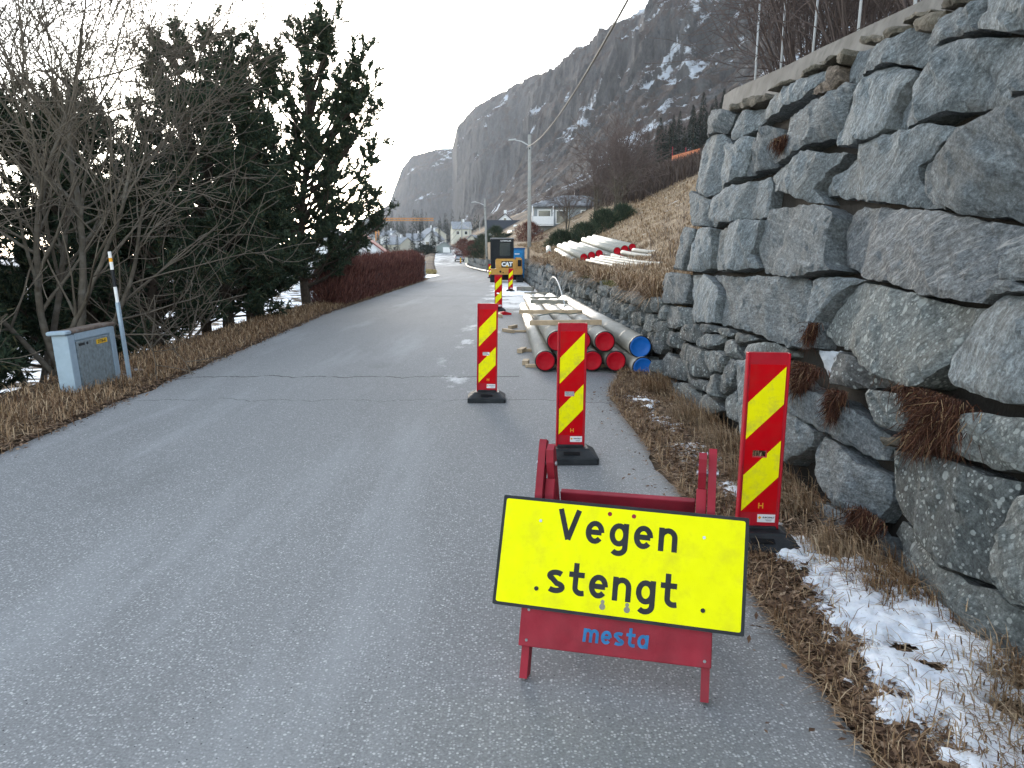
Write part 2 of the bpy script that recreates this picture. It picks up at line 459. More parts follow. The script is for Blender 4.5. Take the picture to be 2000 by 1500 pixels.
ys = np.concatenate([np.arange(-10, 10.0, .5), [10.0, 10.3, 10.40, 10.44, 10.6, 11], np.arange(11.5, 40, .5), np.arange(40, 90, 1.5), np.arange(90, 240, 5), np.geomspace(245, 3000, 30)])
lo = np.array([0, .3, .6, .9, 1.3, 1.6, 2, 2.5, 3, 3.6, 4.3, 5, 6, 7, 8.5, 10, 13, 17, 22, 30, 45, 70, 110, 180, 300, 600, 1200, 2500])
ro = np.array([0, .22, .26, .4, .6, .75, .80, 1.0, 1.3, 1.7, 2.2, 2.7, 3.2, 4, 5, 6, 7, 8.5, 10, 12, 14, 17, 21, 27, 35, 50, 75, 110, 160, 240, 400, 900])
X = []
for y in ys:
    a, b_, c_ = float(xl(y)), float(xr(y)), float(xw(y))
    X.append(np.concatenate([(a - lo)[::-1], np.linspace(a, b_, 8)[1:], [b_ + .1, b_ + .25] if b_ + .3 < c_ else [b_ + (c_ - b_) * .3, b_ + (c_ - b_) * .6], c_ + ro]))
X = np.array(X); Y = np.repeat(ys[:, None], X.shape[1], 1)
Z = terrain(X, Y)
nr, nc = X.shape
idx = np.arange(nr * nc).reshape(nr, nc)
quads = np.stack([idx[:-1, :-1], idx[:-1, 1:], idx[1:, 1:], idx[1:, :-1]], -1).reshape(-1, 4)
ground = np_mesh('ground', np.stack([X, Y, Z], -1).reshape(-1, 3), quads, M_GROUND, smooth=True)
tag(ground, 'sloping ground of brown litter, straw grass and thin snow either side of the road', kind='structure')

# ---------------------------------------------------------------- road: crumbling edges, slight wheel ruts
rng = np.random.default_rng(3)
ry = np.concatenate([np.arange(-8, 30, .18), np.arange(30, 110, .8), np.arange(110, 262, 3)])
jl = np.array([noise.noise(Vector((0, y * 1.1, 3))) * .11 + noise.noise(Vector((0, y * 4.1, 8))) * .05 for y in ry])
jr = np.array([noise.noise(Vector((5, y * 1.1, 3))) * .10 + noise.noise(Vector((9, y * 4.1, 8))) * .05 for y in ry])
cols = np.linspace(0, 1, 15)
RX = (xl(ry) + jl)[:, None] * (1 - cols) + (xr(ry) + jr)[:, None] * cols
RY = np.repeat(ry[:, None], 15, 1)
RZ = zr(RY) + .004 - .012 * np.sin(cols * math.pi * 4)[None, :] ** 2 * np.ones_like(RY) * .6
RZ[:, 0] -= .03; RZ[:, -1] -= .03
ii = np.arange(RX.size).reshape(RX.shape)
road = np_mesh('road', np.stack([RX, RY, RZ], -1).reshape(-1, 3), np.stack([ii[:-1, :-1], ii[:-1, 1:], ii[1:, 1:], ii[1:, :-1]], -1).reshape(-1, 4), M_ASPHALT, smooth=True)
tag(road, 'worn grey asphalt road with pale stone chips, running off to the left', kind='structure')

# ---------------------------------------------------------------- mountain
RIDGE = [(-587, 2900, 119), (-437, 2800, 187), (-375, 2700, 299), (-327, 2600, 329), (-241, 2500, 335), (-184, 2450, 333), (-137, 2000, 321), (-85, 1900, 352), (0, 1750, 362), (61, 1600, 355), (106, 1450, 335), (110, 1250, 315), (159, 1150, 304), (191, 1050, 299), (208, 950, 292), (219, 880, 282), (248, 800, 277), (281, 700, 267), (330, 600, 256), (394, 500, 242)]
FOOT = [(-393, 1900), (-304, 1900), (-272, 1900), (-250, 1900), (-190, 1900), (-150, 1880), (-104, 1420), (-100, 1260), (-94, 1090), (-87, 940), (-80, 800), (-66, 660), (-54, 540), (-43, 430), (-28, 340), (-2, 260), (30, 190), (60, 120), (90, 60), (110, -60)]
NS, NT = 620, 200
s_r = np.linspace(0, len(RIDGE) - 1, NS)
k = np.arange(len(RIDGE))
ridge = np.stack([np.interp(s_r, k, [p[i] for p in RIDGE]) for i in range(3)], -1)
foot = np.stack([np.interp(s_r, k, [p[i] for p in FOOT]) for i in range(2)], -1)
tt = np.linspace(0, 1.2, NT)
MV = np.zeros((NS, NT, 3))
for i in range(NS):
    rx, ryy, rz = ridge[i]; fx, fy = foot[i]
    L = math.hypot(rx - fx, ryy - fy); sc = min(1, L / 500)
    ux, uy = (rx - fx) / L, (ryy - fy) / L
    cl = .12 * noise.noise(Vector((rx * .004, ryy * .004, 1)))
    tal = float(np.interp(s_r[i], [0, 7, 10, 14, 19], [.22, .26, .40, .52, .55]))       # scree climbs higher towards the near end
    hs = np.interp(tt, [0, .28, .60 + cl, .65 + cl, .71 + cl, .75 + cl, .84, .90, 1.0, 1.1, 1.2], [-.02, tal * .36, tal, tal + (1 - tal) * .36, tal + (1 - tal) * .46, tal + (1 - tal) * .70, tal + (1 - tal) * .80, .965, 1.0, .97, .85])
    am = np.interp(tt, [0, .3, .55, .85, 1, 1.2], [.10, .25, 1.0, .8, .22, .5]) * sc
    for j in range(NT):
        t = tt[j]; x, y = fx + (rx - fx) * t, fy + (ryy - fy) * t; z = rz * hs[j]
        P = Vector((x, y, z))
        n1 = noise.fractal(P * .008, .8, 2.1, 3)
        bt_ = noise.noise(Vector((x * .022, y * .022, z * .006)))            # buttresses and gullies
        n2 = 1 - 2 * abs(noise.noise(Vector((x * .05 + n1, y * .05, z * .018))))
        n3 = noise.fractal(P * .07, .7, 2.2, 4)
        off = am[j] * (n1 * 16 + bt_ * 15 + n2 * 8 + n3 * 5)
        MV[i, j] = (x - ux * off, y - uy * off, z + am[j] * (n3 * 4 + n1 * 4) + n3 * 1.5)
mi = np.arange(NS * NT).reshape(NS, NT)
mountain = np_mesh('mountain', MV.reshape(-1, 3), np.stack([mi[:-1, :-1], mi[:-1, 1:], mi[1:, 1:], mi[1:, :-1]], -1).reshape(-1, 4)[:, ::-1], M_MOUNTAIN, smooth=True)
tag(mountain, 'steep grey brown mountainside with cliffs, scree and snow patches', kind='structure')

# ================================================================ stone walls
def mat_stone(name, a, b_, lichen=.0, vein=0.0, white=0.0, warm=0.25):
    m, nt, b = new_mat(name); n = N(nt)
    oi = n('ObjectInfo')
    g = n('NewGeometry'); add = n('VectorMath'); add.operation = 'ADD'
    sc = n('VectorMath'); sc.operation = 'SCALE'
    cmb = n('CombineXYZ'); n.link(oi.outputs['Random'], cmb.inputs[0]); n.link(oi.outputs['Random'], cmb.inputs[1])
    n.link(cmb.outputs[0], sc.inputs[0]); sc.inputs['Scale'].default_value = 37.0
    n.link(g.outputs['Position'], add.inputs[0]); n.link(sc.outputs[0], add.inputs[1])
    # foliation leans differently in each block
    rot = n('VectorRotate'); rot.rotation_type = 'X_AXIS'
    n.link(add.outputs[0], rot.inputs['Vector'])
    n.link(n.math('MULTIPLY', n.math('SUBTRACT', oi.outputs['Random'], .35), 2.2), rot.inputs['Angle'])
    def mp(s):
        q = n('Mapping'); q.inputs['Scale'].default_value = s; n.link(rot.outputs[0], q.inputs[0]); return q.outputs[0]
    fol = n.noise(mp((6, 2.2, 13)), 1.6, 9, .72, .5)
    grain = n.noise(add.outputs[0], 60, 6, .75)
    patch = n.noise(add.outputs[0], 2.6, 6, .62)
    coarse = n.noise(mp((30, 16, 34)), 1.0, 6, .75)
    c = n.ramp(fol, [(.28, a), (.5, tuple((x + y) / 2 for x, y in zip(a, b_))), (.72, b_)])
    c = n.mix(.9, c, n.ramp(grain, [(.3, .35), (.5, 1.0), (.7, 1.8)]), 'MULTIPLY')
    c = n.mix(.8, c, n.ramp(coarse, [(.33, .45), (.5, 1.0), (.66, 1.7)]), 'MULTIPLY')
    c = n.mix(n.math('MULTIPLY', n.ramp(patch, [(.48, 0), (.68, 1)]), warm), c, (.17, .145, .11))
    tone = n.ramp(oi.outputs['Random'], [(0, .68), (1, 1.30)])
    c = n.mix(1.0, c, tone, 'MULTIPLY')
    if vein:
        v = n.ramp(n.noise(mp((8, 1.1, 16)), 1.8, 8, .75, .8), [(.54, 0), (.66, vein)])
        c = n.mix(v, c, (.46, .45, .43))
    # pale elongated flecks
    vo = n('TexVoronoi'); vo.inputs['Scale'].default_value = 7.0; n.link(mp((2, 1.1, 1.9)), vo.inputs['Vector'])
    s0 = n('SeparateColor'); n.link(vo.outputs['Color'], s0.inputs[0])
    fl = n.math('MULTIPLY', n.ramp(n.math('ADD', vo.outputs['Distance'], n.math('MULTIPLY', grain, .10)), [(.13, 1), (.19, 0)]), n.ramp(s0.outputs[0], [(.72, 0), (.76, .65)]))
    c = n.mix(fl, c, (.40, .41, .41))
    if lichen:
        for sca, cut, rad in ((9.0, .62, .30), (22.0, .60, .34), (42.0, .55, .36)):
            v2 = n('TexVoronoi'); v2.inputs['Scale'].default_value = sca; n.link(add.outputs[0], v2.inputs['Vector'])
            s1 = n('SeparateColor'); n.link(v2.outputs['Color'], s1.inputs[0])
            wob = n.math('ADD', v2.outputs['Distance'], n.math('MULTIPLY', n.math('SUBTRACT', n.noise(add.outputs[0], sca * 3, 4), .5), .22))
            r = n.math('MULTIPLY', n.ramp(wob, [(rad - .08, 1), (rad - .03, 0)]), n.ramp(s1.outputs[0], [(cut + .28 * (1 - lichen), 0), (cut + .28 * (1 - lichen) + .02, .8)]))
            c = n.mix(r, c, n.mix(n.noise(add.outputs[0], 30, 4), (.30, .33, .31), (.50, .53, .52)))
    else:
        v2 = n('TexVoronoi'); v2.inputs['Scale'].default_value = 8.0; n.link(add.outputs[0], v2.inputs['Vector'])
        s1 = n('SeparateColor'); n.link(v2.outputs['Color'], s1.inputs[0])
        r = n.math('MULTIPLY', n.ramp(n.math('ADD', v2.outputs['Distance'], n.math('MULTIPLY', grain, .15)), [(.17, 1), (.22, 0)]), n.ramp(s1.outputs[1], [(.86, 0), (.88, .75)]))
        c = n.mix(r, c, (.38, .41, .40))
    if white:
        xyz = n('SeparateXYZ'); tc = n('TexCoord'); n.link(tc.outputs['Object'], xyz.inputs[0])
        w = n.math('MULTIPLY', n.ramp(n.math('ADD', n.noise(add.outputs[0], 7, 5, .6), n.math('MULTIPLY', n.math('ADD', xyz.outputs[1], n.math('MULTIPLY', xyz.outputs[2], .8)), .8)), [(.66, 0), (.71, 1)]), white)
        c = n.mix(w, c, (.66, .70, .74))
    mossm = n.math('MULTIPLY', n.ramp(n.noise(add.outputs[0], 3.3, 6, .6), [(.66, 0), (.78, .5)]), .6)
    c = n.mix(mossm, c, (.10, .105, .055))
    n.link(c, b.inputs['Base Color'])
    b.inputs['Roughness'].default_value = .86; b.inputs['Specular IOR Level'].default_value = .3
    hgt = n.math('ADD', n.math('MULTIPLY', fol, 1.2), n.math('ADD', n.math('MULTIPLY', coarse, .5), n.math('MULTIPLY', grain, .3)))
    n.link(n.bump(hgt, 1.0, .035), b.inputs['Normal'])
    return m
STONE = {
 's': mat_stone('gneiss_grey', (.090, .107, .116), (.235, .263, .275)),
 'b': mat_stone('gneiss_brown', (.085, .065, .05), (.20, .165, .13), warm=.6),
 'c': mat_stone('gneiss_cap', (.06, .055, .042), (.17, .155, .12), warm=.6),
 'm': mat_stone('gneiss_veined', (.086, .098, .107), (.218, .230, .236), vein=.8),
 'l': mat_stone('gneiss_lichen', (.086, .100, .101), (.196, .213, .207), lichen=.85),
 'w': mat_stone('gneiss_frosted', (.07, .075, .075), (.19, .195, .19), lichen=.5, white=1.0),
 'd': mat_stone('gneiss_small', (.071, .083, .087), (.190, .207, .207), lichen=.35, warm=.4),
}
M_SOIL = plain('dark_soil', (.030, .026, .022), .95, bump=.6, scale=20)
M_CONCRETE = plain('old_concrete', (.15, .145, .135), .9, var=.35, scale=6, dirt=(.07, .065, .055), bump=.4, coords='Object', dirt_scale=3, dirt_amt=.8)

STONES = [
 ('s', [(10.334,3.475),(9.578,3.357),(9.176,3.245),(9.21,3.149),(9.405,3.066),(9.973,3.141),(10.362,3.149),(10.418,3.318)]),
 ('s', [(9.303,2.987),(9.102,3.226),(7.956,3.102),(7.964,2.972),(8.631,2.867)]),
 ('s', [(7.963,3.113),(7.762,3.174),(7.027,3.137),(6.379,3.101),(6.314,3.037),(6.586,2.999),(6.71,2.951),(7.37,2.952),(7.883,2.943)]),
 ('b', [(6.345,3.093),(6.13,3.044),(6.09,2.935),(6.186,2.874),(6.661,2.942),(6.538,2.989),(6.313,2.983)]),
 ('s', [(10.541,3.136),(10.074,3.144),(9.495,3.068),(9.259,2.958),(9.062,2.918),(9.156,2.732),(9.172,2.378),(9.378,2.317),(10.357,2.475),(10.565,2.586),(10.511,2.897)]),
 ('s', [(9.057,2.912),(8.724,2.837),(8.444,2.887),(8.184,2.838),(8.231,2.63),(8.256,2.463),(8.963,2.36),(9.163,2.365),(9.128,2.695)]),
 ('s', [(8.067,2.885),(7.633,2.859),(7.314,2.776),(7.299,2.665),(7.354,2.514),(7.283,2.446),(7.63,2.442),(8.21,2.448),(8.226,2.573),(8.153,2.742)]),
 ('s', [(7.326,2.881),(6.713,2.878),(6.112,2.859),(5.931,2.887),(5.747,2.84),(5.849,2.78),(5.878,2.657),(5.882,2.503),(6.39,2.527),(6.567,2.495),(7.284,2.469),(7.273,2.711)]),
 ('s', [(6.028,3.135),(5.337,3.031),(5.127,3.043),(4.809,2.917),(4.791,2.83),(4.897,2.813),(4.95,2.772),(5.297,2.866),(5.672,2.865),(5.733,2.844),(6.075,2.925),(6.088,3.015)]),
 ('s', [(5.274,2.848),(5.118,2.799),(4.945,2.751),(4.978,2.653),(5.055,2.521),(5.058,2.407),(5.258,2.38),(5.51,2.385),(5.802,2.419),(5.931,2.477),(5.88,2.564),(5.894,2.703),(5.829,2.791),(5.66,2.842),(5.432,2.855)]),
 ('s', [(4.871,2.807),(4.778,2.827),(4.57,2.801),(4.15,2.727),(3.913,2.664),(3.853,2.533),(3.857,2.462),(3.908,2.362),(4.123,2.373),(4.447,2.402),(4.662,2.394),(5.01,2.39),(5.071,2.422),(5.058,2.528),(4.995,2.623),(4.92,2.748)]),
 ('s', [(3.89,2.653),(3.681,2.631),(3.58,2.496),(3.582,2.378),(3.871,2.376),(3.835,2.453),(3.83,2.523)]),
 ('s', [(4.772,2.837),(4.746,2.912),(4.628,2.964),(4.398,2.949),(4.244,2.93),(4.189,2.93),(4.257,2.829),(4.255,2.783),(4.56,2.812)]),
 ('s', [(4.246,2.823),(4.183,2.916),(4.061,2.949),(3.741,2.866),(3.654,2.645),(3.913,2.68),(4.228,2.781)]),
 ('c', [(5.787,3.119),(5.756,3.153),(5.462,3.087),(5.408,3.121),(5.15,3.064),(5.052,3.028),(5.264,3.034),(5.484,3.061),(5.728,3.097)]),
 ('c', [(5.061,3.033),(5.021,3.052),(4.84,3.034),(4.637,2.997),(4.637,2.961),(4.705,2.917),(4.758,2.915),(4.996,2.997)]),
 ('c', [(5.249,3.111),(5.037,3.086),(4.855,3.067),(4.833,3.044),(4.993,3.056),(5.188,3.078)]),
 ('c', [(4.849,3.077),(4.705,3.045),(4.638,3.057),(4.485,3.041),(4.263,2.996),(4.219,2.942),(4.405,2.964),(4.62,2.992),(4.683,3.019)]),
 ('c', [(6.239,3.091),(6.179,3.151),(6.077,3.162),(6.038,3.105),(6.108,3.053)]),
 ('c', [(6.558,3.17),(6.311,3.154),(6.214,3.149),(6.265,3.105),(6.429,3.121)]),
 ('c', [(7.156,3.191),(6.922,3.198),(6.688,3.177),(6.553,3.161),(6.58,3.136),(6.888,3.141)]),
 ('c', [(8.907,3.284),(8.447,3.275),(7.968,3.215),(7.792,3.152),(8.21,3.149),(8.616,3.188)]),
 ('c', [(9.486,3.352),(9.143,3.339),(8.859,3.297),(8.889,3.259),(9.171,3.266)]),
 ('c', [(7.759,3.192),(7.416,3.199),(7.201,3.184),(7.16,3.158),(7.532,3.169)]),
 ('s', [(10.507,2.448),(10.285,2.456),(9.418,2.309),(9.145,2.225),(9.01,2.049),(9.161,1.98),(9.829,2.007),(10.32,2.059),(10.581,2.293)]),
 ('s', [(9.14,2.277),(8.949,2.342),(8.317,2.37),(7.685,2.361),(7.418,2.368),(7.287,2.254),(7.273,1.99),(7.859,1.995),(8.313,1.974),(8.736,2.003),(9.051,2.103)]),
 ('s', [(7.374,2.345),(7.209,2.437),(6.811,2.477),(6.535,2.479),(5.756,2.366),(5.828,2.353),(6.065,2.258),(6.184,2.15),(6.1,2.093),(5.952,2.025),(6.284,2.052),(6.559,2.137),(7.107,2.211)]),
 ('s', [(6.156,2.156),(5.89,2.251),(5.485,2.368),(5.1,2.385),(4.528,2.363),(4.224,2.295),(4.422,2.234),(4.596,2.144),(4.578,2.059),(4.487,1.959),(4.335,1.885),(4.81,1.941),(5.472,2.023),(6.073,2.099)]),
 ('s', [(4.555,2.056),(4.558,2.16),(4.338,2.249),(4.08,2.322),(3.781,2.359),(3.512,2.364),(3.267,1.736),(3.56,1.781),(3.998,1.841),(4.301,1.902),(4.451,1.965)]),
 ('s', [(10.426,2.01),(9.83,1.975),(9.845,1.767),(10.085,1.449),(10.694,1.46),(10.541,1.757)]),
 ('s', [(9.747,1.972),(8.978,1.95),(8.873,1.758),(8.928,1.51),(9.257,1.439),(9.946,1.458),(9.74,1.771)]),
 ('s', [(8.868,1.923),(8.132,1.982),(7.318,1.969),(7.312,1.87),(7.44,1.649),(7.19,1.531),(7.896,1.476),(8.656,1.479),(8.81,1.591)]),
 ('s', [(7.284,2.074),(6.545,2.057),(5.872,2.001),(5.633,1.946),(5.546,1.898),(5.55,1.731),(5.444,1.585),(5.32,1.526),(5.855,1.475),(6.103,1.453),(7.072,1.486),(7.353,1.682)]),
 ('m', [(5.423,1.578),(5.517,1.798),(5.514,1.918),(5.344,1.963),(4.832,1.921),(4.281,1.868),(3.86,1.809),(3.542,1.755),(3.515,1.697),(3.598,1.618),(3.601,1.571),(3.632,1.418),(3.648,1.4),(4.129,1.415),(4.444,1.452),(4.897,1.489),(5.251,1.535)]),
 ('s', [(3.589,1.578),(3.538,1.65),(3.48,1.672),(3.235,1.654),(3.178,1.506),(3.433,1.506),(3.522,1.524)]),
 ('s', [(3.591,1.458),(3.532,1.512),(3.412,1.495),(3.174,1.496),(3.165,1.473),(3.414,1.459),(3.542,1.449),(3.589,1.425)]),
 ('s', [(11.309,1.399),(9.879,1.414),(9.695,1.202),(9.698,1.042),(11.104,0.958),(11.372,0.994)]),
 ('s', [(9.79,1.41),(9.007,1.432),(8.375,1.308),(8.223,1.216),(8.188,0.93),(8.869,0.879),(9.341,0.951),(9.637,1.134)]),
 ('s', [(8.887,1.429),(7.957,1.433),(5.91,1.466),(5.803,1.404),(5.775,1.253),(5.728,1.103),(5.722,0.954),(6.014,0.92),(6.333,0.934),(6.81,0.964),(8.103,0.927),(8.184,1.218),(8.2,1.293)]),
 ('s', [(5.795,1.458),(5.33,1.485),(5.025,1.486),(5.235,1.429),(5.34,1.302),(5.483,1.162),(5.501,1.079),(5.472,0.979),(5.675,0.944),(5.69,1.106),(5.737,1.255)]),
 ('l', [(5.436,1.111),(5.402,1.194),(5.25,1.366),(5.145,1.439),(4.965,1.468),(4.429,1.432),(4.092,1.4),(3.659,1.387),(3.634,1.367),(3.713,1.238),(3.778,1.139),(3.783,1.082),(3.935,0.95),(4.072,0.927),(4.402,0.937),(4.601,0.963),(4.889,1.028),(5.214,1.027)]),
 ('s', [(3.764,1.039),(3.757,1.132),(3.644,1.259),(3.622,1.375),(3.588,1.406),(3.533,1.444),(3.412,1.453),(3.163,1.467),(2.988,1.019),(3.224,0.992),(3.454,0.99),(3.614,0.993),(3.724,0.999)]),
 ('w', [(5.494,0.969),(5.071,1.006),(4.899,1.003),(4.531,0.942),(4.358,0.92),(4.49,0.859),(4.676,0.815),(5.045,0.796),(5.253,0.787),(5.408,0.851)]),
 ('l', [(4.592,0.801),(4.508,0.844),(4.276,0.863),(4.04,0.88),(3.988,0.848),(4.01,0.783),(3.967,0.692),(4.093,0.674),(4.311,0.666),(4.435,0.7),(4.514,0.74)]),
 ('l', [(3.65,0.812),(3.569,0.88),(3.405,0.918),(3.204,0.942),(2.968,0.967),(2.9,0.792),(3.117,0.73),(3.22,0.71),(3.417,0.696),(3.691,0.687),(3.699,0.724)]),
 ('s', [(5.947,0.702),(5.838,0.742),(5.36,0.686),(4.994,0.702),(4.657,0.683),(4.39,0.636),(4.214,0.593),(4.228,0.488),(4.327,0.462),(4.67,0.462),(5.11,0.471),(5.456,0.488),(5.861,0.526)]),
 ('s', [(5.886,0.493),(5.448,0.475),(5.113,0.446),(5.127,0.331),(5.522,0.103),(5.731,0.118)]),
 ('c', [(4.236,0.626),(4.048,0.65),(3.963,0.629),(4.126,0.591)]),
 ('s', [(5.118,0.376),(4.992,0.445),(4.78,0.442),(4.505,0.408),(4.17,0.409),(4.086,0.299),(4.193,0.137),(4.29,0.112),(4.653,0.095),(4.845,0.123),(5.002,0.174)]),
 ('l', [(4.182,0.565),(4.036,0.591),(3.807,0.631),(3.527,0.661),(3.264,0.672),(3.108,0.691),(3.077,0.616),(3.099,0.444),(3.073,0.307),(3.075,0.239),(3.216,0.22),(3.415,0.199),(3.708,0.23),(3.813,0.227),(3.987,0.262),(4.13,0.4)]),
 ('l', [(3.077,0.446),(3.053,0.613),(2.887,0.761),(2.701,0.283),(2.914,0.233),(3.021,0.257),(3.062,0.307)]),
 ('s', [(4.901,0.028),(4.644,0.078),(4.279,0.091),(4.173,0.062),(4.327,-0.05),(4.556,-0.081),(4.792,-0.075)]),
 ('l', [(4.058,0.137),(3.98,0.224),(3.739,0.21),(3.42,0.172),(3.207,0.2),(3.033,0.229),(2.908,0.216),(2.695,0.268),(2.557,-0.087),(2.806,-0.032),(2.946,-0.005),(3.095,0.018),(3.452,0.031),(3.853,0.011)]),
 ('s', [(4.511,-0.081),(4.22,0.029),(4.102,0.103),(3.893,-0.02),(4.102,-0.078)]),
 ('s', [(7.037,0.677),(6.187,0.82),(5.968,0.698),(5.916,0.504),(5.813,0.138),(6.429,-0.019),(6.85,0.256),(6.957,0.474)]),
 ('d', [(11.112,0.928),(9.585,1.01),(9.311,0.947),(9.332,0.846),(9.853,0.718),(10.775,0.662)]),
 ('d', [(9.302,0.812),(8.833,0.864),(8.663,0.774),(8.465,0.731),(8.774,0.646),(9.553,0.617),(9.73,0.716)]),
 ('d', [(8.792,0.874),(8.129,0.908),(8.09,0.857),(8.428,0.797),(8.703,0.823)]),
 ('d', [(8.563,0.71),(8.318,0.797),(7.845,0.823),(7.776,0.783),(8.122,0.658),(8.52,0.628)]),
 ('d', [(8.075,0.891),(7.705,0.914),(7.515,0.876),(7.735,0.829),(8.014,0.838)]),
 ('d', [(7.499,0.903),(6.944,0.924),(6.649,0.913),(7.181,0.813),(7.403,0.843)]),
 ('d', [(7.734,0.777),(7.38,0.835),(7.168,0.795),(7.054,0.679),(7.454,0.672),(7.729,0.72)]),
 ('d', [(7.043,0.776),(6.863,0.849),(6.337,0.921),(6.041,0.909),(6.008,0.856),(7.009,0.728)]),
 ('d', [(10.804,0.616),(9.748,0.669),(9.569,0.603),(9.598,0.47),(10.328,0.459),(10.7,0.511)]),
 ('d', [(9.532,0.594),(9.067,0.601),(9.082,0.464),(9.025,0.337),(9.372,0.415)]),
 ('d', [(8.962,0.601),(8.394,0.614),(8.251,0.548),(8.061,0.364),(8.526,0.292),(8.883,0.357)]),
 ('d', [(8.324,0.612),(7.853,0.679),(7.712,0.571),(7.62,0.5),(8.019,0.42)]),
 ('d', [(7.792,0.676),(7.454,0.672),(7.461,0.585),(7.532,0.483)]),
 ('d', [(7.408,0.657),(7.107,0.663),(7.074,0.571),(7.105,0.406),(7.311,0.286),(7.432,0.35)]),
 ('d', [(10.398,0.206),(10.104,0.369),(9.455,0.379),(9.006,0.285),(9.167,0.154),(9.969,0.087)]),
 ('d', [(8.949,0.311),(8.509,0.271),(7.973,0.334),(7.805,0.228),(8.328,0.197),(8.787,0.215)]),
 ('d', [(7.903,0.405),(7.558,0.468),(7.447,0.271),(7.6,0.222),(7.795,0.267)]),
 ('d', [(8.267,0.123),(7.956,0.206),(7.549,0.206),(7.333,0.145),(7.786,-0.006)]),
 ('d', [(7.276,0.262),(7.074,0.387),(6.984,0.422),(6.695,0.148),(7.063,0.14)]),
 ('d', [(10.053,0.033),(9.182,0.108),(8.833,0.178),(8.332,0.145),(7.873,-0.029),(8.988,-0.107),(9.909,-0.114)]),
]
PARAPET_LOW = [(10.261, 3.437), (9.848, 3.442), (7.537, 3.284), (6.041, 3.2), (4.815, 3.101), (4.291, 3.062)]
PARAPET_TOP = [(10.484, 3.732), (10.049, 3.717), (8.102, 3.531), (7.156, 3.466), (5.505, 3.319), (4.787, 3.27)]

BATTER = .16
WALL_X = 2.03
def wall_point(y, z, out):
    """a point of the big wall: along the road, up its face, and out of the face towards the road"""
    k = 1 / math.sqrt(1 + BATTER ** 2)
    return Vector((WALL_X + BATTER * z - out * k, y, z + out * BATTER * k))

def seg_dist(P, poly):
    A = poly; B = np.roll(poly, -1, 0)
    d = np.full(len(P), 1e9)
    for a, b in zip(A, B):
        ab = b - a; t = np.clip(((P - a) @ ab) / max(ab @ ab, 1e-9), 0, 1)
        d = np.minimum(d, np.linalg.norm(P - (a + t[:, None] * ab), axis=1))
    return d
def inside(P, poly):
    r = np.zeros(len(P), bool); x, y = P[:, 0], P[:, 1]
    A = poly; B = np.roll(poly, -1, 0)
    for (x0, y0), (x1, y1) in zip(A, B):
        c = ((y0 > y) != (y1 > y)) & (x < (x1 - x0) * (y - y0) / ((y1 - y0) if y1 != y0 else 1e-9) + x0)
        r ^= c
    return r

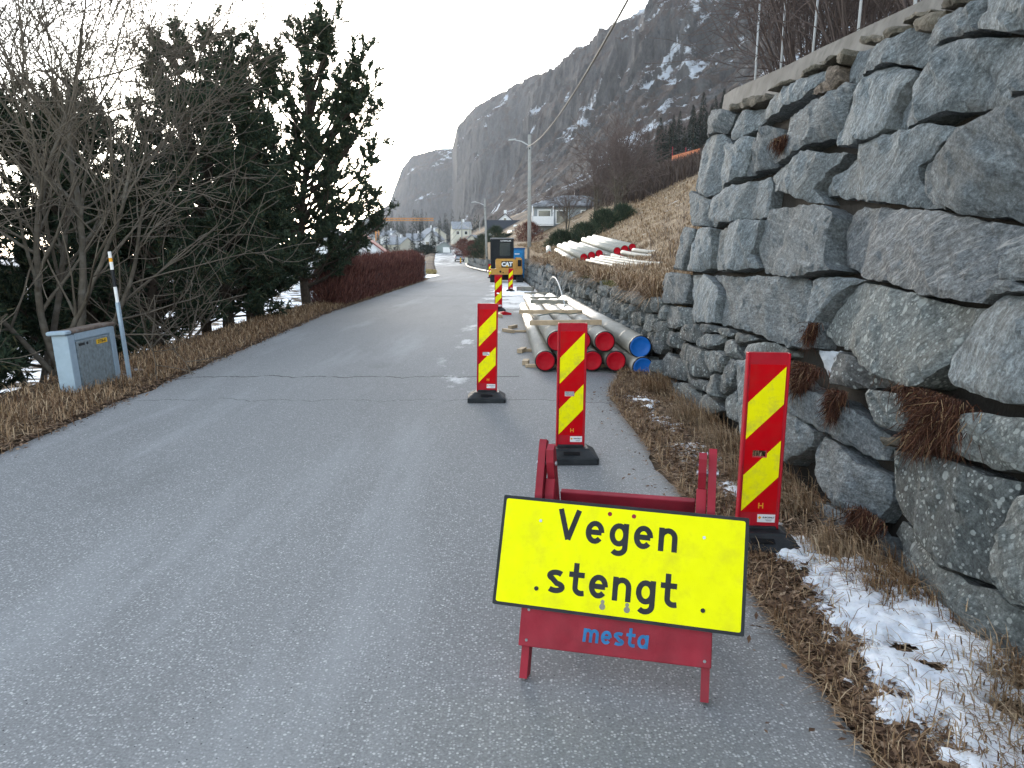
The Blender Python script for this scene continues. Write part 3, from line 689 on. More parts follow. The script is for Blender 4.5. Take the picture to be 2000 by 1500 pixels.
def make_stone(poly, seed, kind, parent):
    rg = random.Random(seed)
    poly = np.array(poly, float)
    c = poly.mean(0)
    # outline resampled and roughened
    ring = []
    for a, b in zip(poly, np.roll(poly, -1, 0)):
        L = np.linalg.norm(b - a); k_ = max(1, int(L / .04))
        for i in range(k_):
            p = a + (b - a) * i / k_
            ring.append(p)
    ring = np.array(ring)
    # soften the corners, then roughen
    ring = .92 * ring + .04 * (np.roll(ring, 1, 0) + np.roll(ring, -1, 0))
    ring = np.array([p + np.array([noise.noise(Vector((p[0] * 9, p[1] * 9, seed))), noise.noise(Vector((p[0] * 9, p[1] * 9, seed + 7)))]) * .020 for p in ring])
    ring = c + (ring - c) * (1 - .003 / max(.12, np.linalg.norm(ring - c, axis=1).mean()))
    lo, hi = ring.min(0), ring.max(0)
    ext = max(hi - lo); sp = min(.045, max(.02, ext / 34))
    gx, gy = np.meshgrid(np.arange(lo[0], hi[0], sp), np.arange(lo[1], hi[1], sp))
    P = np.stack([gx.ravel(), gy.ravel()], -1)
    nrng = np.random.default_rng(seed)
    P = P + nrng.uniform(-.3, .3, P.shape) * sp
    P = P[inside(P, ring)]
    if len(P): P = P[seg_dist(P, ring) > sp * .55]
    allp = [Vector(p) for p in ring] + [Vector(p) for p in P]
    nb = len(ring)
    co, _, fa, ov, _, _ = delaunay_2d_cdt(allp, [], [list(range(nb))], 1, 1e-6)
    Q = np.array([(p.x, p.y) for p in co])
    d = seg_dist(Q, ring)
    size = math.sqrt(max(1e-4, (hi[0] - lo[0]) * (hi[1] - lo[1])))
    planes = []
    for i in range(3 + int(size > .5)):
        ang = rg.uniform(0, 6.28); sl = rg.uniform(.08, .55)
        planes.append((rg.uniform(.035, .065) + .45 * sl * size * rg.uniform(.4, 1.0), sl * math.cos(ang), sl * math.sin(ang)))
    planes.append((.05 + .015 * size, rg.uniform(-.07, .07), rg.uniform(-.10, .02)))
    r0 = min(.020, .06 * size + .006)
    proud = rg.uniform(-.015, .03) if kind != 'c' else rg.uniform(0, .03)
    fol = rg.uniform(.2, 1.1)
    V = []
    for (y, z), dd in zip(Q, d):
        h = min(a + bx * (y - c[0]) + bz * (z - c[1]) for a, bx, bz in planes)
        h = max(h, -.035)
        e = max(0, (r0 - dd) / r0)
        ca, sa = math.cos(fol), math.sin(fol); u_, v_ = y * ca + z * sa, -y * sa + z * ca
        n1 = noise.fractal(Vector((u_ * 2.2, v_ * 6.0, seed * 1.7)), .85, 2.1, 6) * .024
        st_ = noise.noise(Vector((u_ * 1.5, v_ * 9.0, seed + 3))); n2 = noise.noise(Vector((y * 24, z * 30, seed))) * .004 + (.014 if st_ > .18 else 0.0)
        V.append(wall_point(y, z, h + n1 + n2 - e * r0 * .8 + proud))
    F = [list(f) for f in fa]
    # boundary of the front: run it back into the wall
    cnt = {}
    for f in F:
        for i in range(len(f)):
            a, b = f[i], f[(i + 1) % len(f)]
            cnt.setdefault((min(a, b), max(a, b)), []).append((a, b))
    back = {}
    for e_, l in cnt.items():
        if len(l) == 1:
            a, b = l[0]
            for v in (a, b):
                if v not in back:
                    q = c + (Q[v] - c) * .93
                    back[v] = len(V); V.append(wall_point(q[0], q[1], -.34))
            F.append([b, a, back[a], back[b]])
    ctr = wall_point(c[0], c[1], 0)
    V = [v - ctr for v in V]
    me = bpy.data.meshes.new('stone')
    me.from_pydata(V, [], F); me.update()
    # outward = away from the fill
    if sum(p.normal.x * p.area for p in me.polygons) > 0: me.flip_normals()
    o = link_mesh('stone', me, STONE[kind], parent, smooth=True)
    me.set_sharp_from_angle(angle=R(24))
    o.location = ctr
    return o

big_wall = empty('retaining_wall', (WALL_X, 6.0, 0), label='tall dry stone retaining wall of big grey gneiss blocks right of the road', cat='wall')
inv = Matrix.Translation((-WALL_X, -6.0, 0))
for i, (k_, poly) in enumerate(STONES):
    s_ = make_stone(poly, i + 1, k_, big_wall)
    s_.location = inv @ s_.location
# earth fill seen in the joints, and the return at the wall's end
bf = MB()
pts = [wall_point(1.2, -.2, -.14), wall_point(10.30, -.2, -.14), wall_point(10.28, 3.2, -.14), wall_point(1.2, 2.9, -.14)]
pb = [p + Vector((.5, 0, 0)) for p in pts]
bf.add([inv @ p for p in pts + pb], [(0, 1, 2, 3), (7, 6, 5, 4), (0, 4, 5, 1), (1, 5, 6, 2), (2, 6, 7, 3), (3, 7, 4, 0)])
bf.build('earth_fill', M_SOIL, big_wall)
# concrete coping cast on top
cp = MB(); nP = len(PARAPET_LOW)
lowp = [wall_point(y, z - .10, -.10) for y, z in PARAPET_LOW]; topp = [wall_point(y, z, -.14) for y, z in PARAPET_TOP]
ring4 = [[l, t, t + Vector((.3, 0, .0)), l + Vector((.3, 0, 0))] for l, t in zip(lowp, topp)]
v = [inv @ p for r_ in ring4 for p in r_]
f = [tuple(4 * i + a for a in (0, 1)) + tuple(4 * i + 4 + a for a in (1, 0)) for i in range(nP - 1)]
f += [(4 * i + 1, 4 * i + 2, 4 * i + 6, 4 * i + 5) for i in range(nP - 1)] + [(4 * i + 2, 4 * i + 3, 4 * i + 7, 4 * i + 6) for i in range(nP - 1)] + [(0, 3, 2, 1), (4 * nP - 4, 4 * nP - 3, 4 * nP - 2, 4 * nP - 1)]
cp.add(v, f).build('concrete_coping', M_CONCRETE, big_wall)

# ---------------------------------------------------------------- low wall beyond: courses of small stones
low_wall = empty('low_stone_wall', (1.9, 10.8, 0), label='low mossy stone wall behind the pipes with dry grass hanging over its top', cat='wall')
li = Matrix.Translation((-1.9, -10.8, 0))
rg = random.Random(11)
def block(y0, y1, z0, z1, rg, ctr_only=False):
    """one rough small stone between two stations of the low wall, 8-sided face"""
    yc, zc = (y0 + y1) / 2, (z0 + z1) / 2; a, b = (y1 - y0) / 2 * .96, (z1 - z0) / 2 * .95
    ring = []
    for k in range(9):
        t = 2 * math.pi * (k + rg.uniform(-.25, .25)) / 9
        cx, cy = math.cos(t), math.sin(t); m_ = max(abs(cx), abs(cy)) ** .97
        ring.append((a * cx / m_ * rg.uniform(.84, 1.04), b * cy / m_ * rg.uniform(.84, 1.04)))
    out = rg.uniform(.02, .08); tilt = (rg.uniform(-.3, .3), rg.uniform(-.3, .3))
    v, f = [], []
    for sc_, o_ in ((.97, -.30), (1.0, .0), (.93, .7 * out), (.5, out)):
        for (u, w) in ring:
            oo = o_ + (tilt[0] * u * sc_ + tilt[1] * w * sc_ if o_ > 0 else 0)
            yy = yc + u * sc_; zz = max(-.12, zc + w * sc_)
            v.append(Vector((float(xw(yy)) + .09 * zz - oo + (rg.uniform(-.015, .015) if o_ > 0 else 0), yy, zz + float(zr(yy)))))
    v.append(sum(v[27:36], Vector()) / 9 + Vector((-.02, 0, 0)))
    for r_ in range(3):
        for k in range(9):
            f.append((r_ * 9 + k, r_ * 9 + (k + 1) % 9, r_ * 9 + 9 + (k + 1) % 9, r_ * 9 + 9 + k))
    for k in range(9): f.append((27 + k, 27 + (k + 1) % 9, 36))
    return v, f
rest = MB(); n_ind = 0
cells = []
def fill_course(ya, yb, zfun0, zfun1):
    y = ya
    while y < yb:
        w = rg.uniform(.22, .62) * (1 + max(0, y - 25) * .006)
        cells.append((y, min(y + w, yb + .1), zfun0, zfun1)); y += w
fr = [0, .24, .50, .77, 1.0]
for cidx in range(4):
    fill_course(10.35 + rg.uniform(0, .2), 60, fr[cidx], fr[cidx + 1])
cells.sort(key=lambda c_: c_[0])
for (y0, y1, f0, f1) in cells:
    H_ = float(itp((y0 + y1) / 2, WALL_H)) + .02
    j0, j1 = (rg.uniform(-.06, .06) if f0 > 0 else -.05), rg.uniform(-.06, .06)
    vv, ff = block(y0, y1, f0 * H_ + j0, f1 * H_ + j1, rg)
    if n_ind < 290:
        c0 = sum(vv, Vector()) / len(vv)
        me = bpy.data.meshes.new('stone'); me.from_pydata([p - c0 for p in vv], [], ff); me.update()
        if sum(p.normal.x * p.area for p in me.polygons) > 0: me.flip_normals()
        o = link_mesh('stone', me, STONE['d'], low_wall, smooth=False); o.location = li @ c0; n_ind += 1
    else:
        rest.add([li @ p for p in vv], ff)
# far stretch of the same wall, past the excavator
y = 60.0
while y < 165:
    w = rg.uniform(.6, 1.3)
    for f0, f1 in ((0, .5), (.5, 1)):
        H_ = float(itp(y, WALL_H))
        vv, ff = block(y, y + w, f0 * H_ - .03, f1 * H_, rg); rest.add([li @ p for p in vv], ff)
    y += w
tag(rest.build('small_stones', STONE['d'], low_wall), kind='stuff')
lf = MB(); yy = np.concatenate([np.arange(10.3, 60, 1.0), np.arange(60, 166, 4)])
v = []
for y in yy:
    b0 = float(xw(y)); z0 = float(zr(y)); H_ = float(itp(y, WALL_H))
    v += [li @ Vector((b0 + .10, y, z0 - .1)), li @ Vector((b0 + .10 + .09 * H_, y, z0 + H_ - .06)), li @ Vector((b0 + .45, y, z0 + H_ - .05))]
f = [(3 * i + a, 3 * i + 3 + a, 3 * i + 4 + a, 3 * i + 1 + a) for i in range(len(yy) - 1) for a in (0, 1)]
lf.add(v, f).build('earth_fill', M_SOIL, low_wall)

# ================================================================ road works: materials
M_RED = plain('marker_red_plastic', (.40, .010, .022), .5, var=.12, dirt=(.20, .045, .045), dirt_amt=.55, spec=.12)
M_REDSHEET = plain('marker_red_sheet', (.50, .001, .006), .4, var=.06, dirt=(.27, .03, .02), dirt_amt=.5, spec=.08)
M_YEL = plain('reflective_yellow', (.84, .79, .002), .45, var=.05, dirt=(.40, .36, .06), dirt_scale=11, dirt_amt=.6, spec=.08)
M_YELSIGN = plain('sign_yellow', (.84, .84, .001), .45, var=.04, dirt=(.60, .56, .02), dirt_scale=8, dirt_amt=.55, spec=.06)
M_RUBBER = plain('black_rubber', (.016, .019, .022), .6, var=.3, dirt=(.055, .058, .06), bump=.15)
M_BLACK = plain('black_paint', (.012, .014, .017), .5, var=.2)
M_STICKER = plain('white_sticker', (.72, .72, .74), .4, var=.05)
M_WOODRED = plain('red_painted_wood', (.27, .016, .030), .62, var=.22, scale=7, dirt=(.16, .03, .035), bump=.2, dirt_amt=.6)
M_BLUEINK = plain('blue_stencil', (.022, .145, .33), .6, var=.3, scale=30)
M_STEEL = plain('galvanised', (.42, .45, .47), .42, metal=.7, var=.12)
M_TIN = plain('dull_tin', (.26, .25, .18), .7)
M_DARKHOLE = plain('dark_hole', (.006, .006, .007), .9)
M_PINE = plain('raw_timber', (.42, .32, .215), .8, var=.22, scale=9, dirt=(.24, .19, .14), bump=.3)
M_GREYPINE = plain('weathered_timber', (.25, .235, .20), .85, var=.25, scale=9, bump=.3)
M_ORANGE = plain('amber_mark', (.75, .33, .02), .5)

def xform(loc=(0, 0, 0), rx=0, ry=0, rz=0):
    return Matrix.Translation(loc) @ Matrix.Rotation(rz, 4, 'Z') @ Matrix.Rotation(ry, 4, 'Y') @ Matrix.Rotation(rx, 4, 'X')
FACE = Matrix.Rotation(R(90), 4, 'X')       # letters upright, facing -Y

# ---------------------------------------------------------------- lane markers
PW, PH, PZ = .232, 1.0, .105
def P(u, v): return ((u - .5) * PW, PZ + (1 - v) * PH)     # panel fractions, v down from the top
def make_marker(slot_open=True):
    t = empty('lane_marker')
    pan = MB()
    x0, z1 = P(.055, 0); x1, z0 = P(.945, 1)
    sl, sr = P(.27, .5)[0], P(.61, .5)[0]; st, sb = P(.5, .548)[1], P(.5, .588)[1]
    def bx(a, b, c, d): pan.box(((a + b) / 2, 0, (c + d) / 2), (b - a, .030, d - c))
    bx(x0, x1, st, z1); bx(x0, x1, z0, sb); bx(x0, sl, sb, st); bx(sr, x1, sb, st)
    for s in (-1, 1):
        xe = s * PW * .5
        pan.box((xe - s * .0065, 0, PZ + PH / 2), (.0128, .052, PH), bev=.004)
    pan.build('panel', M_RED, t)
    sh = MB()
    ya, yb = -.0168, -.0150
    a, b, c, d = P(.085, 0)[0], P(.915, 0)[0], P(0, .065)[1], P(0, .905)[1]
    for q in ((a, b, st, c), (a, b, d, sb), (a, sl, sb, st), (sr, b, sb, st)):
        sh.box(((q[0] + q[1]) / 2, (ya + yb) / 2, (q[2] + q[3]) / 2), (q[1] - q[0], yb - ya, q[3] - q[2]))
    sh.build('red_sheet', M_REDSHEET, t)
    def stripe(uv):
        m_ = MB(); m_.prism([P(u, v) for u, v in uv], -.0190, -.0169); m_.build('stripe', M_YEL, t)
    stripe([(.085, .278), (.915, .075), (.915, .283), (.085, .486)])
    stripe([(.085, .692), (.512, .588), (.61, .588), (.61, .564), (.915, .489), (.915, .697), (.085, .900)])
    hx, hz = P(.55, .868)
    text_mesh('letter', 'H', .045, M_ORANGE, t, Matrix.Translation((hx, -.0172, hz)) @ FACE, bold=.0006)
    s_ = MB(); cx, cz = P(.70, .940); s_.box((cx, -.0158, cz), (.098, .0014, .046)); stk = s_.build('sticker', M_STICKER, t)
    text_mesh('lettering', 'EUROSKILT', .0125, M_BLACK, stk, Matrix.Translation((cx + .012, -.0168, cz + .005)) @ FACE, bold=.0004, shear=.2, width=1.02)
    lg = MB(); lg.prism([(cx - .046, cz + .004), (cx - .036, cz + .014), (cx - .026, cz + .004), (cx - .036, cz - .006)], -.0172, -.0167); lg.build('emblem', M_ORANGE, stk)
    ln = MB()
    for k, w in ((-.008, .04), (-.014, .03)): ln.box((cx + .015, -.0168, cz + k), (w, .0004, .0018))
    ln.build('small_print', M_BLACK, stk)
    # heavy rubber foot: sloped sides, raised socket, hand slots
    bs = MB()
    w0, d0, w1, d1, hb = .215, .20, .150, .105, .105
    def ring(w, d, z, ch): return [(-w + ch, -d, z), (w - ch, -d, z), (w, -d + ch, z), (w, d - ch, z), (w - ch, d, z), (-w + ch, d, z), (-w, d - ch, z), (-w, -d + ch, z)]
    rs = [ring(w0, d0, 0, .02), ring(w0, d0, .045, .02), ring(w0 - .012, d0 - .012, .055, .02), ring(w1, d1, hb - .01, .015), ring(w1 - .01, d1 - .01, hb, .015)]
    v = [p for r_ in rs for p in r_]; f = []
    for r_ in range(4):
        for k in range(8): f.append((r_ * 8 + k, r_ * 8 + (k + 1) % 8, r_ * 8 + 8 + (k + 1) % 8, r_ * 8 + 8 + k))
    f += [tuple(range(7, -1, -1)), tuple(range(32, 40))]
    bs.add(v, f); bs.box((0, 0, hb + .006), (.21, .07, .02), bev=.005)
    base = bs.build('rubber_foot', M_RUBBER, t)
    ang = math.atan2(hb - .065, d0 - d1 - .012)
    for s in (-1, 1):
        sl_ = MB(); sl_.box((0, s * (-(d0 + d1) / 2 + .004), .079), (.13, .038, .006), Matrix.Rotation(s * ang, 3, 'X'), bev=.002)
        sl_.build('hand_slot', M_DARKHOLE, base)
    return t
marker0 = make_marker()
MARKERS = [   # x, y, turn, lean sideways, label
 (1.385, 4.17, -.06, .016, 'red and yellow striped lane marker close to the stone wall, right of the yellow sign'),
 (.470, 6.08, .03, .010, 'red and yellow striped lane marker behind the yellow sign, in front of the pipe ends'),
 (-.290, 8.68, .02, .016, 'red and yellow striped lane marker standing alone left of the pipe stack'),
 (-.415, 23.6, .05, .0, 'red and yellow striped lane marker beside the red wedge and wood block'),
 (-.080, 37.1, -.03, .03, 'red and yellow striped lane marker on packed snow in front of the excavator'),
 (-1.74, 62.0, .0, -.03, 'red and yellow striped lane marker left of the excavator by the long white pipe'),
 (-9.25, 140.0, .0, .0, 'distant striped lane marker beside the parked silver car'),
]
for i, (x, y, rz_, ry_, lab) in enumerate(MARKERS):
    o = marker0 if i == 0 else copy_tree(marker0)
    o.location = (x, y, float(zr(y)) + .004); o.rotation_euler = (0, ry_, rz_)
    tag(o, lab, 'lane marker', 'striped lane markers along the closed half of the road')

# ---------------------------------------------------------------- the road sign and its trestle
YAW, LEAN = -.242, .393
FOOTMID = Vector((.369, 2.646, .004))
tl = math.tan(LEAN)
tr = empty('trestle', FOOTMID, YAW, 'red painted wooden trestle with mesta stencil holding the yellow sign', 'trestle')
def leg(x, y0, dirn, ztop, taper, w=.030, d=.068):
    m_ = MB(); y1 = y0 + dirn * ztop * tl
    a, b = Vector((x, y0, 0)), Vector((x, y1, ztop)); dv = (b - a).normalized(); nv = Vector((0, dv.z, -dv.y))
    h = d / 2; L = (b - a).length
    prof = [(-h, 0), (h, 0), (h, L - .05), (h - taper, L), (-h + taper * .3, L), (-h, L - .02)]
    v = []
    for s in (-1, 1):
        for (k_, l_) in prof:
            q = a + dv * l_ + nv * k_ * (1 if dirn > 0 else -1); v.append((x + s * w / 2, q.y, max(0, q.z)))
    n_ = len(prof)
    m_.add(v, [tuple(range(n_)), tuple(range(2 * n_ - 1, n_ - 1, -1))] + [(i, (i + 1) % n_, (i + 1) % n_ + n_, i + n_) for i in range(n_)])
    return m_.build('leg', M_WOODRED, tr)
for s in (-1, 1):
    leg(s * .340, .045, 1, .865, .02)
    leg(s * .302, .690, -1, .850, .02)
for s in (-1, 1):
    zb = (.645 / 2) / tl
    MB().tube([(s * .322 - .042, .045 + zb * tl, zb), (s * .322 + .042, .045 + zb * tl, zb)], .009, 8).build('bolt', M_STEEL, tr)
MF = Matrix.Rotation(-LEAN, 3, 'X')
def fr_pt(z, out): return (.045 + z * tl - (.034 + out) / math.cos(LEAN))     # y on the front face of the front legs
bd = MB(); zc = .205
bd.box((-.003, fr_pt(zc, .011), zc), (.725, .021, .165), MF, bev=.003); board = bd.build('lower_board', M_WOODRED, tr)
stroke_text('stencil', 'mesta', .050, .24, .16, M_BLUEINK, board, Matrix.Translation((.005, fr_pt(.172, .0225), .172)) @ Matrix.Rotation(-LEAN, 4, 'X') @ FACE, .06)
for x in (-.335, .335):
    for dz in (-.05, .055): MB().tube([(x, fr_pt(zc + dz, .020), zc + dz), (x, fr_pt(zc + dz, .024), zc + dz)], .006, 6).build('nail', M_STEEL, board)
m_ = MB(); m_.box((0, .475, .60), (.56, .03, .075), Matrix.Rotation(.30, 3, 'X'), bev=.003); m_.build('back_rail', M_WOODRED, tr)
m_ = MB(); m_.box((0, .625, .235), (.66, .022, .12), Matrix.Rotation(LEAN, 3, 'X'), bev=.003); m_.build('back_board', M_WOODRED, tr)
for s in (-1, 1):
    m_ = MB(); m_.box((s * .302, fr_pt(.62, -.055), .62), (.04, .045, .20), MF, bev=.003); m_.build('sign_rest', M_WOODRED, tr)

SW, SH = .95, .4275
sg = empty('road_sign', (.414, 2.829, .4536), 0, 'yellow road sign reading Vegen stengt with black border, fixed to the red trestle', 'road sign')
RS = Matrix.Rotation(YAW, 4, 'Z') @ Matrix.Rotation(-LEAN, 4, 'X') @ Matrix.Rotation(.02, 4, 'Y')
sg.rotation_euler = RS.to_euler()
sg.location = Vector((.414, 2.829, .4536)) + RS.to_3x3() @ Vector((0, -.036, 0))
def rrect(w, h, r, n_=4):
    out = []
    for cx, cy, a0 in ((w / 2 - r, h / 2 - r, 0), (-w / 2 + r, h / 2 - r, 90), (-w / 2 + r, -h / 2 + r, 180), (w / 2 - r, -h / 2 + r, 270)):
        for k in range(n_ + 1):
            a = R(a0 + 90 * k / n_); out.append((cx + r * math.cos(a), cy + r * math.sin(a)))
    return out
MB().prism(rrect(SW, SH, .006), 0, .012).build('backing_plate', plain('sign_edge', (.03, .05, .05), .5), sg)
MB().prism(rrect(SW - .002, SH - .002, .006), -.0012, -.0002).build('border', M_BLACK, sg)
MB().prism(rrect(SW - .026, SH - .026, .008), -.0026, -.0013).build('face_sheet', M_YELSIGN, sg)
stroke_text('letter', 'Vegen', .0885, .232, .235, M_BLACK, sg, Matrix.Translation((-.015, -.0030, .058)) @ FACE)
stroke_text('letter', 'stengt', .0885, .232, .20, M_BLACK, sg, Matrix.Translation((-.018, -.0030, -.144)) @ FACE)
for (x, z) in ((-.315, .125), (.315, .125)): MB().tube([(x, -.0026, z), (x, -.004, z)], .006, 10).build('rivet', M_STEEL, sg)
for (x, z) in ((-.305, -.135), (.325, -.140)): MB().tube([(x, -.0026, z), (x, -.006, z)], .0085, 10).build('screw', M_BLACK, sg)
for x in (-.045, .048):
    MB().prism([(x + a_, z_) for a_, z_ in arc(0, -.172, .0115, .0115, 130, 410, 14) + arc(0, -.154, .0075, .0075, -50, 230, 10)], -.0034, -.0026).build('keyhole_slot', M_TIN, sg)
    MB().prism([(x + a_, z_) for a_, z_ in arc(0, .178, .0085, .0085, 0, 360, 14)[:-1]], -.0033, -.0026).build('hole', M_WOODRED, sg)

# ---------------------------------------------------------------- pipes
def mat_pipe():
    m, nt, b = new_mat('pipe_jacket'); n = N(nt)
    v = n.coord('Object')
    c = n.ramp(n.noise(n.coord('Object', (6, .6, 6)), 2.0, 6, .6), [(.3, (.33, .305, .26)), (.7, (.46, .43, .375))])
    c = n.mix(n.ramp(n.noise(v, 9, 6, .7), [(.58, 0), (.75, .5)]), c, (.28, .25, .21))
    n.link(c, b.inputs['Base Color']); b.inputs['Metallic'].default_value = .4
    n.link(n.ramp(n.noise(v, 5, 5), [(.3, .28), (.7, .48)]), b.inputs['Roughness'])
    w = n('TexWave'); w.inputs['Scale'].default_value = 1.6; w.bands_direction = 'Y'; n.link(v, w.inputs[0])
    n.link(n.bump(n.math('ADD', n.math('MULTIPLY', w.outputs['Fac'], .15), n.noise(n.coord('Object', (3, .7, 3)), 3, 3)), .25, .01), b.inputs['Normal'])
    return m
M_PIPE = mat_pipe()
M_PALEPIPE = plain('pale_pipe', (.36, .345, .30), .55, metal=.1, var=.08, dirt=(.22, .20, .17), dirt_amt=.4)
M_CAPRED = plain('cap_red', (.44, .006, .016), .5, var=.1, spec=.1, dirt=(.24, .05, .05), dirt_amt=.35)
M_CAPBLUE = plain('cap_blue', (.008, .12, .46), .4, var=.08, dirt=(.05, .14, .33), dirt_amt=.3)
M_STRAP = plain('dark_strap', (.03, .035, .035), .5)
def ringpts(r, n_): return [(r * math.cos(2 * math.pi * k / n_), r * math.sin(2 * math.pi * k / n_)) for k in range(n_)]
def make_pipe(a, b, r, cap, label, group, straps=(), jacket=None):
    a, b = Vector(a), Vector(b); d = b - a; L = d.length
    t = empty('pipe', a, 0, label, 'pipe', group)
    q = d.to_track_quat('Y', 'Z'); t.rotation_euler = q.to_euler()
    N_ = 28
    mb = MB(); mb.tube([(0, .03, 0), (0, L, 0)], r, N_); o = mb.build('jacket', jacket or M_PIPE, t)
    for p in o.data.polygons: p.use_smooth = len(p.vertices) == 4
    rim = MB(); v = []; f = []
    prof = [(r - .012, .03), (r + .003, .03), (r + .003, .0), (r - .010, -.006), (r - .014, .006)]
    for rr_, yy_ in prof:
        v += [(rr_ * math.cos(2 * math.pi * k / N_), yy_, rr_ * math.sin(2 * math.pi * k / N_)) for k in range(N_)]
    for i in range(len(prof) - 1):
        for k in range(N_): f.append((i * N_ + k, i * N_ + (k + 1) % N_, (i + 1) * N_ + (k + 1) % N_, (i + 1) * N_ + k))
    rim.add(v, f); rim.build('rim', M_BLACK, t)
    cp_ = MB(); v = []; f = []
    prof = [(r - .011, .02), (r - .012, -.008), (r - .030, -.010), (r - .036, -.003), (r * .35, -.001), (.0, .004)]
    for rr_, yy_ in prof:
        v += [(max(rr_, .001) * math.cos(2 * math.pi * k / N_), yy_, max(rr_, .001) * math.sin(2 * math.pi * k / N_)) for k in range(N_)]
    for i in range(len(prof) - 1):
        for k in range(N_): f.append((i * N_ + k, i * N_ + (k + 1) % N_, (i + 1) * N_ + (k + 1) % N_, (i + 1) * N_ + k))
    f.append(tuple(range((len(prof) - 1) * N_, len(prof) * N_)))
    cp_.add(v, f); cp_.build('end_cap', M_CAPRED if cap == 'red' else M_CAPBLUE, t, smooth=True)
    if straps:
        for s in straps:
            st_ = MB(); vv, ff = [], []
            for dy in (-.014, .014):
                vv += [((r + .004) * x_, s + dy, (r + .004) * z_) for x_, z_ in ringpts(1, N_)]
            for k in range(N_): ff.append((k, (k + 1) % N_, N_ + (k + 1) % N_, N_ + k))
            st_.add(vv, ff); st_.build('strap', M_STRAP, t)
    return t
PR = .146
GP = 'long pipes stacked at the roadside'
zb = .055 + PR
for (x, z, y, r, cap, lab, sx) in [
  (.475, zb - .04, 10.88, PR, 'red', 'long metal pipe with red cap, leftmost of the bottom row at the roadside', -.10),
  (.815, zb - .04, 10.93, PR, 'red', 'long metal pipe with red cap hidden behind the striped marker, bottom row', -.12),
  (1.150, zb - .04, 10.90, PR, 'red', 'long metal pipe with red cap, third from the left in the bottom row', -.14),
  (1.485, zb - .04, 10.88, PR, 'red', 'long metal pipe with red cap, bottom row, next to the blue caps', -.17),
  (.645, .445, 10.90, PR, 'red', 'long metal pipe with red cap, leftmost of the upper row', -.16),
  (.985, .445, 10.95, PR, 'red', 'long metal pipe with red cap, middle of the upper row, half behind the marker', -.17),
  (1.320, .440, 10.88, PR, 'red', 'long metal pipe with red cap, upper row, beside the big blue cap', -.19),
  (1.815, .375, 10.80, .158, 'blue', 'large metal pipe with bright blue cap, lying against the low stone wall', -.26),
  (1.845, .090, 10.70, .150, 'blue', 'metal pipe with blue cap half buried in grass under the other blue one', -.20)]:
    make_pipe((x, y, z), (x + sx, y + 12, z), r, cap, lab, GP, straps=(.9, 2.6, 4.9, 7.6, 10.6))
# timber battens across and under the stack
def batten(name, a, b, w, h, mat, lab, grp='timber battens of the pipe stack', cat='timber'):
    a, b = Vector(a), Vector(b); c = (a + b) / 2
    m_ = MB(); m_.bar(a - c, b - c, w, h); o = m_.build(name, mat); o.location = c
    return tag(o, lab, cat, grp)
for (y, x0, x1, w, h, mat, lab, dy) in [
  (11.75, .27, 1.38, .075, .075, M_PINE, 'fresh timber batten across the pipes, nearest to the camera', .12),
  (14.2, .13, 1.30, .07, .07, M_PINE, 'fresh timber batten across the pipes, second from the near end', .0),
  (17.3, .42, 1.24, .09, .09, M_GREYPINE, 'weathered grey timber batten across the middle of the pipe stack', -.15),
  (19.4, .45, 1.16, .05, .05, M_GREYPINE, 'thin weathered batten across the pipes behind the thick grey one', .05),
  (22.0, .35, 1.05, .05, .05, M_GREYPINE, 'thin weathered batten across the far end of the pipes', .0)]:
    zt = .445 + PR + h / 2 + .006
    batten('timber_batten', (x0, y, zt), (x1, y + dy, zt), w, h, mat, lab)
for (y, x0, lab) in [(11.35, .20, 'timber bearer poking out under the near end of the pipes'), (13.3, .13, 'timber bearer poking out under the pipes, second from the near end'), (16.8, .06, 'timber bearer poking out under the middle of the pipes')]:
    batten('timber_bearer', (x0, y, .028), (1.75, y + .02, .028), .075, .045, M_PINE, lab)
for (x, y, a, L, lab) in [(.13, 13.05, .25, .34, 'short timber offcut lying beside the second bearer'), (.02, 16.6, -.5, .42, 'timber offcut lying slanted on the road left of the pipes'), (-.05, 17.6, .4, .36, 'timber offcut on the road, farther of the two slanted pieces'), (.20, 11.55, .1, .25, 'timber offcut by the nearest bearer')]:
    batten('timber_offcut', (x, y, .04), (x + L * math.sin(a), y + L * math.cos(a), .04), .09, .07, M_PINE, lab, 'timber offcuts left of the pipes')
m_ = MB(); hose = [(.88 + .02 * k, 19.8 - .35 * k, .62 + .42 * math.sin(math.pi * k / 11) + .25 * (1 - k / 11)) for k in range(12)]
m_.tube(hose, .013, 6)
o = m_.build('loose_hose', plain('pale_hose', (.45, .47, .47), .5), smooth=True); tag(o, 'pale loose hose end sticking up from the pipe stack', 'hose')
m_ = MB(); m_.tube([(.45, 13.6, .60), (.75, 13.75, .645), (1.05, 13.9, .61), (1.28, 14.05, .63)], .008, 5); tag(m_.build('loose_strap', plain('green_strap', (.05, .10, .09), .5)), 'dark green loose strap lying across the pipes', 'strap')
# wedge and block near the fourth marker
m_ = MB(); m_.prism([(-.20, 0), (.20, 0), (.20, .05), (.0, .10), (-.12, .07)], -.08, .08); o = m_.build('red_wedge', M_CAPRED); o.location = (-.23, 22.0, .004); o.rotation_euler = (0, 0, .3); tag(o, 'red plastic wedge lying on the road behind the lone marker', 'wedge')
batten('wood_block', (-.30, 20.9, .05), (-.36, 21.3, .05), .09, .09, M_PINE, 'small pale wood block with red end on the road', None, 'wood block')
batten('pallet_timber', (.25, 37.6, .12), (1.05, 37.5, .12), .5, .2, M_GREYPINE, 'grey timber stack lying by the wall right of the excavator', None, 'timber')

